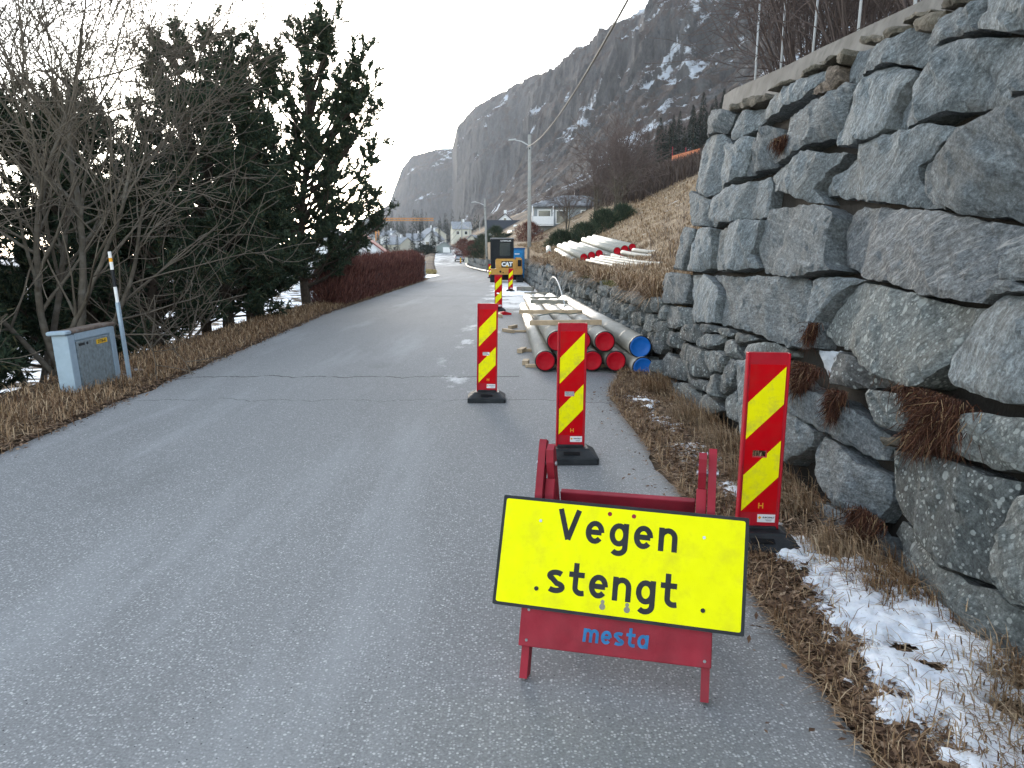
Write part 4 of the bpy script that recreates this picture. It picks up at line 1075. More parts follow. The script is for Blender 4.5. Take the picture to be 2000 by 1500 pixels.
# upper stacks on the grass bank
def bank_stack(cx, cz, ex, ez, y0, y1, n_top, where):
    dx = .315
    for row, cnt in ((1, n_top), (0, n_top + 1)):
        for k in range(cnt):
            xo = (k - (0 if row else .5)) * dx; zo = 0 if row else -.26
            lift = k * .075
            a = (cx + xo, y0 + k * .10, cz + zo + lift); b = (ex + xo * .95, y1 + k * .1, ez + zo + lift)
            tag(make_pipe(a, b, PR, 'red', '%s red-capped pipe of the %s row in the %s stack on the grass bank' % (['first', 'second', 'third', 'fourth'][k], 'top' if row else 'bottom', where), 'pipes stacked on the grass bank', straps=(1.2, 3.6, 6, 8.4, 10.8), jacket=M_PALEPIPE))
bank_stack(2.86, 1.63, 2.62, 2.25, 31, 43, 3, 'nearer left')
bank_stack(4.18, 1.88, 3.95, 2.58, 31, 43, 3, 'farther right')
make_pipe((1.95, 41.0, 1.80), (2.2, 47, 2.2), PR, 'red', 'single red-capped pipe lying alone at the left of the bank stacks', 'pipes stacked on the grass bank', jacket=M_PALEPIPE)
def bent_pipe(pts, r, label):
    p = [Vector(q) for q in pts]; out = []
    for i in range(len(p) - 1):
        p0, p1, p2, p3 = p[max(i - 1, 0)], p[i], p[i + 1], p[min(i + 2, len(p) - 1)]
        for k in range(6):
            t = k / 6; out.append(.5 * ((2 * p1) + (p2 - p0) * t + (2 * p0 - 5 * p1 + 4 * p2 - p3) * t * t + (3 * p1 - p0 - 3 * p2 + p3) * t ** 3))
    out.append(p[-1]); c = out[0].copy()
    m_ = MB(); m_.tube([q - c for q in out], r, 12); o = m_.build('flexible_pipe', M_PALEPIPE, smooth=True); o.location = c
    return tag(o, label, 'pipe', 'flexible pipes on the grass bank')
bent_pipe([(3.80, 29.4, 1.69), (4.20, 27.4, 1.51), (4.75, 25.6, 1.45), (6.05, 25.0, 1.64), (7.85, 25.4, 2.04)], .09, 'thick pale bent pipe curving towards the tall wall, nearest of three')
bent_pipe([(4.20, 29.6, 1.81), (4.65, 27.8, 1.67), (5.25, 26.4, 1.64), (6.45, 25.8, 1.84), (8.25, 26.4, 2.24)], .09, 'thick pale bent pipe curving towards the tall wall, middle of three')
bent_pipe([(4.65, 29.8, 1.89), (5.15, 28.2, 1.79), (5.85, 27.1, 1.81), (7.05, 26.8, 2.07), (8.65, 27.4, 2.44)], .09, 'thick pale bent pipe curving towards the tall wall, farthest of three')
for k, w in enumerate(['nearest', 'second', 'third', 'farthest']):
    bent_pipe([(2.62 + .16 * k, 27.2, 1.52 + .045 * k), (2.85 + .22 * k, 24.5, 1.43 + .04 * k), (3.1 + .26 * k, 22.6, 1.35 + .04 * k), (3.25 + .30 * k, 21.2 + .1 * k, 1.30 + .05 * k)], .05, 'slim pale wavy pipe on the grass bank, %s of four' % w)
def road_hose():
    ys_ = np.linspace(61, 138, 24)
    out = [Vector((float(xr(y)) - .45 - .35 * math.sin(y * .12), y, float(zr(y)) + .14)) for y in ys_]
    c = out[0].copy(); m_ = MB(); m_.tube([q - c for q in out], .12, 8); o = m_.build('long_pipe', M_PALEPIPE, smooth=True); o.location = c
    tag(o, 'long white pipe laid along the road edge beyond the excavator', 'pipe')
road_hose()

# ---------------------------------------------------------------- mini excavator
M_CAT = plain('digger_yellow', (.52, .27, .055), .5, var=.1, dirt=(.27, .16, .06), dirt_amt=.5)
M_CAB = plain('cab_black', (.010, .012, .014), .7, var=.2, spec=.2)
def mat_glass():
    m, nt, b = new_mat('cab_glass')
    b.inputs['Base Color'].default_value = (.08, .10, .10, 1); b.inputs['Roughness'].default_value = .05
    b.inputs['Transmission Weight'].default_value = .55; b.inputs['IOR'].default_value = 1.15
    return m
M_GLASS = mat_glass()
M_PANE = plain('dark_window_glass', (.03, .035, .04), .08, var=.2, spec=.8)
M_WHITE = plain('white_paint', (.74, .74, .73), .5, var=.06, dirt=(.5, .49, .46), dirt_amt=.3)
ex = empty('excavator', (-.38, 52.4, .004), .03, 'tan yellow mini excavator with black cab parked on the closed lane', 'excavator')
for s in (-1, 1):
    tk = MB(); prof = [(-.85, .0), (.85, .0), (1.0, .12), (1.02, .32), (.88, .45), (-.88, .45), (-1.02, .32), (-1.0, .12)]
    tk.prism(prof, s * .90 - .20, s * .90 + .20, 'x'); tko = tk.build('track', M_RUBBER, ex)
    lg = MB()
    for k in range(13):
        lg.box((s * .90, -1.0 + k * .165, .012), (.42, .05, .03)); lg.box((s * .90, -1.0 + k * .165, .452), (.42, .05, .025))
    for k in range(3): lg.box((s * .90, -1.02, .11 + .1 * k), (.42, .03, .04))
    lg.build('track_lug', M_RUBBER, tko)
MB().box((0, 0, .36), (1.35, 1.5, .16)).tube([(0, 0, .3), (0, 0, .55)], .5, 16).build('undercarriage', M_CAB, ex)
b_ = MB(); b_.prism([(-1.0, .50), (1.0, .50), (1.05, .62), (1.05, .88), (-1.05, .88), (-1.05, .62)], -1.12, .9)
b_.build('counterweight', M_CAT, ex)
b_ = MB(); b_.prism([(-.72, .885), (.60, .885), (.60, 1.45), (.50, 1.54), (-.66, 1.54), (-.74, 1.46)], -1.08, -.2); hood = b_.build('engine_hood', M_CAT, ex)
b_ = MB(); b_.prism([(.61, .885), (1.02, .885), (1.02, 1.50), (.92, 1.62), (.61, 1.62)], -1.0, .7); b_.build('side_tank', M_CAT, ex)
b_ = MB(); b_.box((-.9, -.75, 1.18), (.30, .5, .58), bev=.03); b_.build('vent_grille', M_CAB, ex); b_ = MB(); b_.box((.86, -1.01, 1.25), (.26, .02, .42)); b_.build('vent_grille', M_CAB, ex)
b_ = MB(); b_.box((.02, -1.085, 1.17), (.74, .012, .42), bev=.004); pl_ = b_.build('name_plate', M_CAB, hood)
text_mesh('lettering', 'CAT', .36, M_WHITE, pl_, Matrix.Translation((.02, -1.095, 1.17)) @ FACE, bold=.022, width=1.0)
b_ = MB(); b_.prism([(-.10, 1.02), (.14, 1.02), (.02, 1.15)], -1.104, -1.098); b_.build('triangle', plain('logo_yellow', (.75, .45, .02), .5), pl_)
b_ = MB(); b_.tube([(-.42, -1.12, .70), (-.42, -1.15, .70)], .07, 12); b_.tube([(-.24, -1.12, .63), (-.24, -1.14, .63)], .04, 10); b_.build('tow_hole', M_CAB, ex)
cab = MB()
cx0, cx1, cy0, cy1, z0_, z1_ = -1.02, .42, -.85, .75, 1.50, 2.82
for x in (cx0, cx1):
    for y in (cy0, cy1): cab.box((x, y, (z0_ + z1_) / 2), (.10, .10, z1_ - z0_), bev=.01)
cab.box(((cx0 + cx1) / 2, cy0, 1.60), (1.54, .08, .26)); cab.box(((cx0 + cx1) / 2, cy0, 2.70), (1.5, .08, .20)); cab.box((-.72, cy0, 2.1), (.52, .07, 1.2)); cab.box((.33, cy0, 2.1), (.16, .07, 1.2))
for x in (cx0, cx1): cab.box((x, 0, 1.6), (.06, 1.6, .24))
cabo = cab.build('cab_frame', M_CAB, ex)
b_ = MB(); b_.box(((cx0 + cx1) / 2, 0, 2.86), (1.58, 1.75, .09), bev=.03); b_.build('cab_roof', plain('cab_roof_grey', (.20, .20, .20), .5), ex)
b_ = MB(); b_.box((-.10, cy0, 2.15), (.72, .02, .86)); b_.box(((cx0 + cx1) / 2, cy1, 2.1), (1.3, .02, 1.1)); b_.box((cx0, 0, 2.2), (.02, 1.4, .95)); b_.box((cx1, 0, 2.2), (.02, 1.4, .95)); b_.build('window', M_GLASS, cabo)
text_mesh('lettering', 'CATERPILLAR', .115, M_WHITE, cabo, Matrix.Translation((-.06, cy0 - .045, 2.70)) @ FACE, bold=.003)
b_ = MB(); b_.box((-.10, .1, 1.78), (.55, .5, .14), bev=.04); b_.box((-.10, -.2, 2.1), (.50, .13, .62), bev=.05); b_.build('driver_seat', M_RUBBER, ex)
b_ = MB(); b_.bar((.1, .9, .9), (.1, 2.2, 2.3), .22, .26); b_.bar((.1, 2.2, 2.3), (.1, 3.3, 1.2), .18, .2); b_.bar((.1, 3.3, 1.2), (.1, 3.4, .35), .15, .18); b_.build('boom', M_CAT, ex)
b_ = MB(); b_.prism([(3.15, .08), (3.7, .02), (3.75, .4), (3.3, .55)], -.3, .5, 'x'); b_.build('bucket', M_CAB, ex)
b_ = MB(); b_.box((0, 1.45, .25), (1.9, .08, .36), bev=.02); b_.build('dozer_blade', M_CAB, ex)

# blue site toilet behind
bt_ = empty('site_cabin', (.42, 57.5, .0), .0, 'tall blue plastic site cabin behind the excavator', 'cabin')
M_BLUE = plain('cabin_blue', (.010, .17, .42), .5, var=.08, dirt=(.05, .17, .3))
b_ = MB(); b_.box((0, 0, 1.18), (1.0, 1.0, 2.10), bev=.03); b_.build('body', M_BLUE, bt_)
b_ = MB(); b_.box((0, 0, 2.27), (1.08, 1.08, .10), bev=.03); b_.build('roof', plain('cabin_dark_blue', (.008, .07, .2), .5), bt_)
b_ = MB(); b_.box((0, -.515, 1.2), (.7, .03, 1.75), bev=.01); d_ = b_.build('door', plain('cabin_door', (.012, .2, .47), .45), bt_)
b_ = MB(); b_.box((-.05, -.537, 1.88), (.35, .008, .07)); b_.build('sign_plate', M_WHITE, d_)
b_ = MB(); b_.box((0, 0, .06), (1.1, 1.1, .12)); b_.build('skid', M_RUBBER, bt_)

# ---------------------------------------------------------------- electricity cabinet with snow stake
M_CABINET = plain('galvanised_sheet', (.20, .24, .26), .5, metal=.35, var=.3, scale=22, dirt=(.10, .12, .13), dirt_scale=9, dirt_amt=.7)
M_CABSIDE = plain('pale_blue_sheet', (.30, .385, .46), .5, metal=.2, var=.08)
M_RUSTTOP = plain('rusty_lid', (.13, .095, .075), .8, var=.3, dirt=(.30, .33, .35), dirt_amt=.4)
cbx = empty('electricity_cabinet', (-5.13, 9.45, -.12), .02, 'leaning grey blue electricity cabinet with small yellow number plate on the left verge', 'cabinet')
cbx.rotation_euler = (R(1.0), R(-3.5), .02)
b_ = MB(); b_.box((-.095, 0, .42), (.16, 1.10, .88)); b_.build('body', M_CABSIDE, cbx)
b_ = MB(); b_.box((-.01, .02, .45), (.03, .80, .62), bev=.006); dr = b_.build('door', M_CABINET, cbx)
b_ = MB(); b_.box((-.005, .02, .075), (.02, .82, .11)); b_.build('plinth_panel', M_CABINET, cbx)
b_ = MB()
for y, w in ((-.48, .14), (.49, .12)): b_.box((-.006, y, .42), (.028, w, .86), bev=.004)
b_.box((-.006, .02, .825), (.028, .84, .09), bev=.004); b_.build('frame', M_CABSIDE, cbx)
b_ = MB(); b_.box((-.095, .05, .885), (.23, 1.05, .045), bev=.012); b_.build('lid', M_RUSTTOP, cbx)
b_ = MB(); b_.box((-.095, -.535, .888), (.24, .12, .05), bev=.012); b_.build('lid_end', M_CABSIDE, cbx)
b_ = MB(); b_.box((.008, .20, .705), (.006, .26, .055)); np_ = b_.build('number_plate', plain('plate_yellow', (.72, .42, .02), .5), dr)
text_mesh('lettering', '21758-A1', .050, M_BLACK, np_, Matrix.Translation((.0125, .20, .705)) @ Matrix.Rotation(R(90), 4, 'Z') @ FACE, bold=.001)
b_ = MB(); b_.tube([(.0, -.14, .72), (.012, -.14, .72)], .018, 10); b_.box((.006, -.27, .72), (.006, .13, .03)); b_.build('lock', M_BLACK, dr)
stk_ = empty('snow_stake', (-5.02, 9.98, -.05), 0, 'thin snow stake with white, black and amber bands strapped to the cabinet', 'snow stake')
stk_.rotation_euler = (0, R(-4.5), 0)
b_ = MB(); b_.box((0, 0, .55), (.035, .05, 1.1)); b_.build('post', M_CABSIDE, stk_)
zz = 1.1
for h_, m0, nm in ((.20, M_WHITE, 'white_band'), (.22, M_BLACK, 'black_band'), (.10, M_WHITE, 'white_band'), (.05, M_ORANGE, 'amber_band'), (.08, M_WHITE, 'white_band')):
    b_ = MB(); b_.tube([(0, 0, zz), (0, 0, zz + h_)], .021, 10); b_.build(nm, m0, stk_); zz += h_

# ---------------------------------------------------------------- poles and wires
M_POLE = plain('grey_pole_wood', (.27, .27, .255), .85, var=.2, scale=5, dirt=(.14, .135, .12), bump=.2)
M_WIRE = plain('wire', (.13, .125, .115), .7)
M_LAMP = plain('lamp_grey', (.45, .47, .48), .5)
def pole(x, y, z0, h, r, lamp, label, lean=0.0, side=-1):
    t = empty('utility_pole', (x, y, z0), 0, label, 'pole', 'utility poles along the road'); t.rotation_euler = (0, lean, 0)
    MB().tube([(0, 0, -.3), (0, 0, h * .5), (0, 0, h)], [r, r * .88, r * .72], 14).build('shaft', M_POLE, t, smooth=True)
    if lamp:
        la = empty  # arm and head
        MB().tube([(0, 0, h - .75), (side * .55, 0, h - .45), (side * 1.0, 0, h - .36)], .035, 8).build('lamp_arm', M_LAMP, t)
        MB().box((side * 1.2, 0, h - .34), (.55, .22, .09), Matrix.Rotation(side * .12, 3, 'Y'), bev=.03).build('lamp_head', M_LAMP, t)
    MB().tube([(-.04, -r - .02, h - .95), (.04, -r - .02, h - .95)], .05, 8).box((0, -r, 1.6), (.12, .03, .16)).build('clamp', M_BLACK, t)
    return t
pole(1.22, 55.2, .0, 10.0, .15, True, 'tall grey wooden lamp pole beside the low wall, right of the excavator')
pole(-2.70, 85, 0.0, 7.9, .14, True, 'lamp pole behind the excavator, left of the white gabled house', -.03)
pole(-10.9, 170, 1.7, 8.2, .15, False, 'distant pole right of the parked silver car')
pole(-11.0, 205, 3.4, 7.2, .15, False, 'distant pole above the pale garage')
pole(-9.5, 230, 4.0, 8.0, .15, False, 'far thin pole behind the pale garage')
pole(-33.5, 300, 4, 10.0, .17, False, 'far pole standing among the trees under the crane jib')
def wire(a, b, sag, r, label):
    a, b = Vector(a), Vector(b)
    pts = [(b - a) * t + Vector((0, 0, -4 * sag * t * (1 - t))) for t in np.linspace(0, 1, 25)]
    m_ = MB(); m_.tube(pts, r, 5); o = m_.build('overhead_wire', M_WIRE, smooth=True); o.location = a
    return tag(o, label, 'wire', 'overhead wires')
wire((1.1, 55.1, 9.2), (3.7, -3, 9.0), 1.6, .030, 'overhead wire running from the tall lamp pole up over the stone wall')
wire((1.1, 55.2, 9.1), (-2.6, 85, 7.3), .9, .02, 'overhead wire between the tall lamp pole and the next pole')
wire((-2.7, 85, 7.3), (-10.8, 170, 9.4), 2.0, .03, 'overhead wire from the second lamp pole to the distant pole')
wire((-10.8, 170, 9.3), (-33.4, 300, 12.5), 4.5, .045, 'sagging wire crossing in front of the far trees, upper')
wire((-10.8, 170, 8.4), (-33.4, 300, 11.0), 5.0, .045, 'sagging wire crossing in front of the far trees, lower')

# ================================================================ houses
M_ROOFGREY = plain('slate_roof', (.085, .09, .095), .8, var=.2, dirt=(.5, .52, .55), dirt_scale=.8, dirt_amt=.55)
M_ROOFSNOW = plain('snow_dusted_roof', (.26, .275, .295), .85, var=.3, scale=3, dirt=(.10, .10, .11), dirt_scale=2.5, dirt_amt=.8)
M_ROOFRED = plain('red_roof', (.20, .06, .055), .8, var=.2, dirt=(.32, .2, .2), dirt_amt=.5)
M_ROOFDARK = plain('dark_roof', (.030, .034, .042), .7, var=.2)
M_WALLGREY = plain('grey_cladding', (.25, .27, .28), .8, var=.1)
M_WALLWHITE = plain('white_cladding', (.66, .67, .68), .8, var=.06)
M_WALLBEIGE = plain('cream_cladding', (.52, .50, .42), .8, var=.08)
M_WALLGREEN = plain('grey_green_cladding', (.24, .27, .26), .8, var=.1)
M_BROWN = plain('brown_boards', (.15, .085, .05), .8, var=.2)
def house(name, x, y, z, w, d, he, hr, rz, wall, roof, label, ridge='y', windows=(), door=None, chimney=True, over=.35, cat='house', group=None, skirt=2.0, boards=0):
    """gabled house; w along local x, d along local y; ridge along y (gable faces the viewer) or x"""
    t = empty(name, (x, y, z), rz, label, cat, group)
    b = MB()
    if ridge == 'y':
        b.prism([(-w / 2, -skirt), (w / 2, -skirt), (w / 2, he), (0, hr), (-w / 2, he)], -d / 2, d / 2)
    else:
        b.prism([(-d / 2, -skirt), (d / 2, -skirt), (d / 2, he), (0, hr), (-d / 2, he)], -w / 2, w / 2, 'x')
    b.build('wall', wall, t)
    th = .14; r = MB(); hw = w / 2 if ridge == 'y' else d / 2
    sl = (hr - he) / hw; e = hw + over
    prof = [(-e, hr - sl * e + .02), (0, hr + .02), (e, hr - sl * e + .02), (e, hr - sl * e + .02 + th), (0, hr + .02 + th), (-e, hr - sl * e + .02 + th)]
    ln = (d if ridge == 'y' else w) / 2 + over
    r.prism(prof, -ln, ln, 'y' if ridge == 'y' else 'x'); ro_ = r.build('roof', roof, t)
    if chimney:
        c_ = MB(); c_.box((.0 if ridge == 'y' else w * .15, d * .1 if ridge == 'y' else 0, hr + .45), (.55, .55, 1.1)); c_.build('chimney', M_WALLWHITE, ro_)
    fy = -d / 2
    for (wx, wz, ww, wh) in windows:
        f_ = MB(); f_.box((wx, fy - .03, wz), (ww + .18, .06, wh + .18)); fo = f_.build('window', M_WHITE, t)
        g_ = MB(); g_.box((wx, fy - .065, wz), (ww, .03, wh)); g_.build('pane', M_PANE, fo)
    if door:
        dx, dw, dh, dm = door
        f_ = MB(); f_.box((dx, fy - .04, dh / 2), (dw, .07, dh)); f_.build('door', dm, t)
    for k in range(boards):
        q = MB(); zz_ = .1 + k * (he - .1) / boards; q.box((0, fy - .02, zz_ + (he - .1) / boards / 2), (w - .05, .03, (he - .1) / boards - .05)); q.build('board', wall, t)
    return t
# grey house on the rise to the right (hipped, with a glazed corner)
gh = empty('grey_house', (6.6, 84.5, 3.7), .0, 'pale grey house with low slate roof half behind bare birches on the right', 'house')
MB().box((0, 0, 1.0), (8.8, 8.6, 4.0)).build('wall', M_WALLGREY, gh)
rf = MB(); e1, e2 = 4.8, 4.7
rf.add([(-e1, -e2, 2.98), (e1, -e2, 2.98), (e1, e2, 2.98), (-e1, e2, 2.98), (-1.2, 0, 4.5), (1.2, 0, 4.5), (-e1, -e2, 3.12), (e1, -e2, 3.12), (e1, e2, 3.12), (-e1, e2, 3.12)],
       [(3, 2, 1, 0), (0, 1, 7, 6), (1, 2, 8, 7), (2, 3, 9, 8), (3, 0, 6, 9), (6, 7, 5, 4), (8, 9, 4, 5), (7, 8, 5), (9, 6, 4)])
rf_o = rf.build('roof', M_ROOFGREY, gh)
MB().box((.4, .6, 4.6), (.5, .5, 1.1)).build('chimney', M_ROOFDARK, rf_o)
for wx, wz, ww, wh in ((-3.3, 2.0, 1.2, 1.3), (-1.6, 2.0, .9, 1.2), (1.2, 2.0, 1.4, 1.2)):
    fo = MB().box((wx, -4.33, wz), (ww + .2, .07, wh + .2)).build('window', M_WHITE, gh)
    MB().box((wx, -4.37, wz), (ww, .04, wh)).build('pane', M_PANE, fo)
bal = MB().box((-3.5, -4.9, 1.15), (2.2, 1.1, .12)).box((-3.5, -5.42, 1.6), (2.2, .06, .85)).box((-4.58, -4.9, 1.6), (.06, 1.1, .85)).build('balcony', M_WALLWHITE, gh)
MB().box((-4.55, -5.38, 2.1), (.12, .12, 1.9)).box((-2.45, -5.38, 2.1), (.12, .12, 1.9)).build('post', M_WALLWHITE, bal)
house('white_house', -1.35, 156, 4.2, 3.6, 7, 4.2, 5.75, .0, M_WALLWHITE, M_ROOFDARK, 'white house with steep dark gable and small window above the excavator', windows=((0, 4.6, .5, .8),), over=.25)
house('long_house', -1.6, 143, 3.8, 5.4, 6, 2.4, 4.4, .0, M_WALLWHITE, M_ROOFDARK, 'house with wide dark roof in front of the white gable', ridge='x', windows=((-1.5, 1.3, .9, .9), (1.2, 1.3, .9, .9)), chimney=False)
house('garage', -6.6, 142, 2.6, 2.8, 4.5, 1.9, 2.9, -.25, M_WALLBEIGE, M_ROOFSNOW, 'cream garage with pale gable above the red shrub', door=(0, 1.9, 1.5, M_WHITE), chimney=False, cat='garage', over=.25)
house('garage', -16.9, 192, 2.8, 3.6, 5, 1.5, 2.5, .15, M_WALLGREEN, M_ROOFSNOW, 'small grey green garage at the far road bend', door=(.6, 1.7, 1.3, M_WHITE), chimney=False, cat='garage', over=.3)
lh_ = house('timber_house', -17.0, 76, -1.9, 7.0, 9, 3.6, 6.1, .12, M_WALLWHITE, M_ROOFSNOW, 'white boarded house with snow dusted roof behind the pines', boards=14, windows=((1.6, 2.0, 1.0, 1.1),), chimney=False, over=.55)
MB().box((2.75, -4.6, 1.7), (.9, .12, 3.4)).build('corner_boards', M_BROWN, lh_)
house('red_roofed_house', -18.3, 92, -1.6, 8, 9, 3.4, 6.4, .1, M_WALLWHITE, M_ROOFRED, 'house with dull red roof behind the white boarded house', chimney=True, windows=((2.0, 2.0, 1, 1),))
FH = [(-38, 262, 3.0, 7, 'left of the crane mast'), (-45, 290, 4.5, 8, 'under the middle of the crane jib'), (-33, 268, 4.4, 6, 'beside the far pole'), (-29, 285, 7.0, 7, 'above the far road bend'), (-52, 330, 7.5, 8, 'below the crane mast'), (-24, 240, 4.2, 5, 'by the dark spruce at the road bend'), (-17, 260, 8.0, 6, 'behind the distant poles'), (-62, 340, 6.0, 8, 'just right of the pine branches')]
for i, (x, y, z, w, wh) in enumerate(FH):
    house('far_house', x, y, z, w, w * 1.2, 2.9, 5.2, -.5 + .35 * (i % 4), M_WALLWHITE if i % 3 else M_WALLBEIGE, M_ROOFSNOW, 'far white house with snowy roof %s' % wh, ridge='xy'[i % 2], windows=((-w * .25, 1.6, .9, 1.0), (w * .2, 1.6, .9, 1.0)), group='far houses of the village')

# ---------------------------------------------------------------- caravan, cars, crane
cv = empty('caravan', (2.3, 124, 4.6), .0, 'long white caravan with flat roof beside the tall lamp pole', 'caravan')
MB().box((0, 0, 1.15), (4.2, 2.1, 1.9), bev=.15).build('body', M_WHITE, cv)
MB().box((-.8, -1.06, 1.4), (1.2, .03, .55)).build('window', M_PANE, cv)
for s in (-.9, .9): MB().tube([(s * .3, -1.07, .2), (s * .3, -.9, .2)], .3, 14).build('wheel', M_RUBBER, cv)
def car(loc, rz, paint, label, h=1.48, snow=False):
    t = empty('car', loc, rz, label, 'car')
    b = MB(); b.prism([(-2.15, .32), (2.15, .32), (2.2, .55), (2.1, .80), (1.0, .92), (-2.05, .95), (-2.2, .75)], -.86, .86, 'x'); b.build('body', paint, t)
    c = MB(); v = []
    for (yy, zz_, xx) in ((-2.0, .94, .80), (1.05, .92, .80), (-1.70, h - .06, .62), (.25, h - .06, .62)):
        v += [(-xx, yy, zz_), (xx, yy, zz_)]
    c.add(v, [(0, 1, 5, 4), (2, 6, 7, 3), (0, 4, 6, 2), (1, 3, 7, 5), (4, 5, 7, 6), (0, 2, 3, 1)]); c.build('window', M_PANE, t)
    r_ = MB(); r_.box((0, -.73, h - .03), (1.26, 2.0, .07), bev=.03); r_.build('roof', paint if not snow else M_WHITE, t)
    for x in (-.80, .80):
        for y in (-1.35, 1.35):
            w_ = MB(); w_.tube([(x - .1, y, .32), (x + .1, y, .32)], .32, 16); wo = w_.build('wheel', M_RUBBER, t)
            q = MB(); q.tube([(x - .105, y, .32), (x + .105, y, .32)], .19, 12); q.build('rim', M_STEEL, wo)
        l = MB(); l.box((x * .92, -2.14, .80), (.24, .10, .18)); l.build('tail_light', M_CAPRED, t)
    MB().box((0, -2.20, .62), (.5, .02, .11)).build('number_plate', M_STICKER, t)
    MB().box((0, -2.19, .42), (1.6, .10, .16), bev=.03).build('bumper', M_RUBBER, t)
    return t
car((-10.3, 152, .86), .10, plain('silver_paint', (.42, .46, .50), .3, metal=.4), 'silver car parked at the roadside far down the road')
car((.1, 112, 3.75), .25, plain('dark_car_paint', (.03, .035, .045), .25), 'dark car with pale roof parked on the bank above the excavator', 1.7, True)
M_CRANE = plain('crane_orange', (.50, .22, .05), .6)
cr_ = empty('tower_crane', (-52, 302, 2), 0, 'orange tower crane with long lattice jib over the village', 'crane')
def lattice(a, b, w, n_, r_):
    m_ = MB(); a, b = Vector(a), Vector(b); d = (b - a).normalized(); u = Vector((0, 1, 0)); s = d.cross(u).normalized()
    cs = [(s + u) * w / 2, (s - u) * w / 2, (-s - u) * w / 2, (-s + u) * w / 2]
    for c_ in cs: m_.bar(a + c_, b + c_, r_)
    for i in range(n_):
        p, q = a + (b - a) * i / n_, a + (b - a) * (i + 1) / n_
        for k in range(4): m_.bar(p + cs[k], q + cs[(k + 1) % 4], r_ * .7)
    return m_
lattice((0, 0, 0), (0, 0, 13.6), 1.2, 10, .22).build('mast', M_CRANE, cr_)
lattice((-2.5, 0, 14.1), (21.8, 0, 14.1), .9, 22, .20).build('jib', M_CRANE, cr_)
MB().box((-3.2, 0, 13.6), (1.6, 1.2, 1.2)).build('counterweight', M_WALLGREY, cr_)
MB().box((.9, -.6, 12.9), (1.0, 1.0, 1.3)).build('cab', M_WHITE, cr_)

# ================================================================ vegetation
class Twigs:
    """branch segments as thin tapered 3 or 4 sided tubes, built with numpy"""
    def __init__(self): self.a, self.b, self.ra, self.rb = [], [], [], []
    def seg(self, a, b, ra, rb): self.a.append(tuple(a)); self.b.append(tuple(b)); self.ra.append(ra); self.rb.append(rb)
    def arrays(self, sides=4):
        A, B = np.array(self.a), np.array(self.b); ra, rb = np.array(self.ra)[:, None], np.array(self.rb)[:, None]
        d = B - A; d /= np.maximum(np.linalg.norm(d, axis=1, keepdims=True), 1e-9)
        ref = np.where(np.abs(d[:, 2:3]) < .9, np.array([[0, 0, 1.]]), np.array([[1., 0, 0]]))
        s = np.cross(d, ref); s /= np.linalg.norm(s, axis=1, keepdims=True); t = np.cross(d, s)
        V = []
        for k in range(sides):
            an = 2 * math.pi * k / sides; o = s * math.cos(an) + t * math.sin(an)
            V += [A + o * ra, B + o * rb]
        V = np.stack(V, 1); n_ = len(A)
        base = (np.arange(n_) * 2 * sides)[:, None]
        F = np.concatenate([base + np.array([[2 * k, 2 * ((k + 1) % sides), 2 * ((k + 1) % sides) + 1, 2 * k + 1]]) for k in range(sides)], 0)
        return V.reshape(-1, 3), F
    def build(self, name, mat, parent=None, sides=4):
        V, F = self.arrays(sides); return np_mesh(name, V, F, mat, parent, smooth=True)

def leaf_mat(name, stops, rough=.8, trans=0.0):
    """blades and needles: each one its own shade"""
    m, nt, b = new_mat(name); n = N(nt); g = n('NewGeometry')
    n.link(n.ramp(g.outputs['Random Per Island'], stops), b.inputs['Base Color'])
    b.inputs['Roughness'].default_value = rough; b.inputs['Specular IOR Level'].default_value = .2
    return m
M_NEEDLE = leaf_mat('pine_needles', [(0, (.014, .026, .017)), (.5, (.030, .050, .030)), (.85, (.052, .070, .038)), (1, (.095, .085, .042))])
M_SPRUCE = leaf_mat('spruce_needles', [(0, (.010, .018, .015)), (1, (.028, .042, .032))])
M_BARK = plain('grey_bark', (.085, .072, .056), .9, var=.35, scale=8, dirt=(.17, .165, .15), bump=.4)
M_TWIG = plain('bare_twigs', (.115, .096, .075), .9, var=.3, scale=3)
M_PINEBARK = plain('pine_bark', (.055, .042, .032), .9, var=.35, scale=8, bump=.4)
M_HEDGE = leaf_mat('hedge_twigs', [(0, (.045, .018, .016)), (.5, (.11, .042, .034)), (1, (.20, .085, .062))], .9)
M_PURPLE = plain('birch_twigs', (.11, .085, .078), .9, var=.3, scale=2)
M_STRAW = leaf_mat('dry_grass', [(0, (.085, .045, .026)), (.35, (.19, .112, .060)), (.7, (.32, .21, .12)), (1, (.48, .36, .23))], .85)
M_STRAWPALE = leaf_mat('pale_grass', [(0, (.15, .095, .055)), (.5, (.32, .225, .14)), (1, (.52, .40, .27))], .85)
M_MOSSY = leaf_mat('green_grass', [(0, (.06, .07, .02)), (.5, (.16, .15, .05)), (1, (.27, .23, .10))], .85)
M_ROOTS = leaf_mat('red_brown_roots', [(0, (.022, .010, .007)), (.6, (.065, .026, .016)), (.9, (.12, .055, .03)), (1, (.32, .23, .13))], .9)
M_LEAF = leaf_mat('dead_leaves', [(0, (.040, .022, .014)), (.5, (.125, .072, .043)), (.85, (.23, .145, .088)), (1, (.38, .27, .18))], .75)

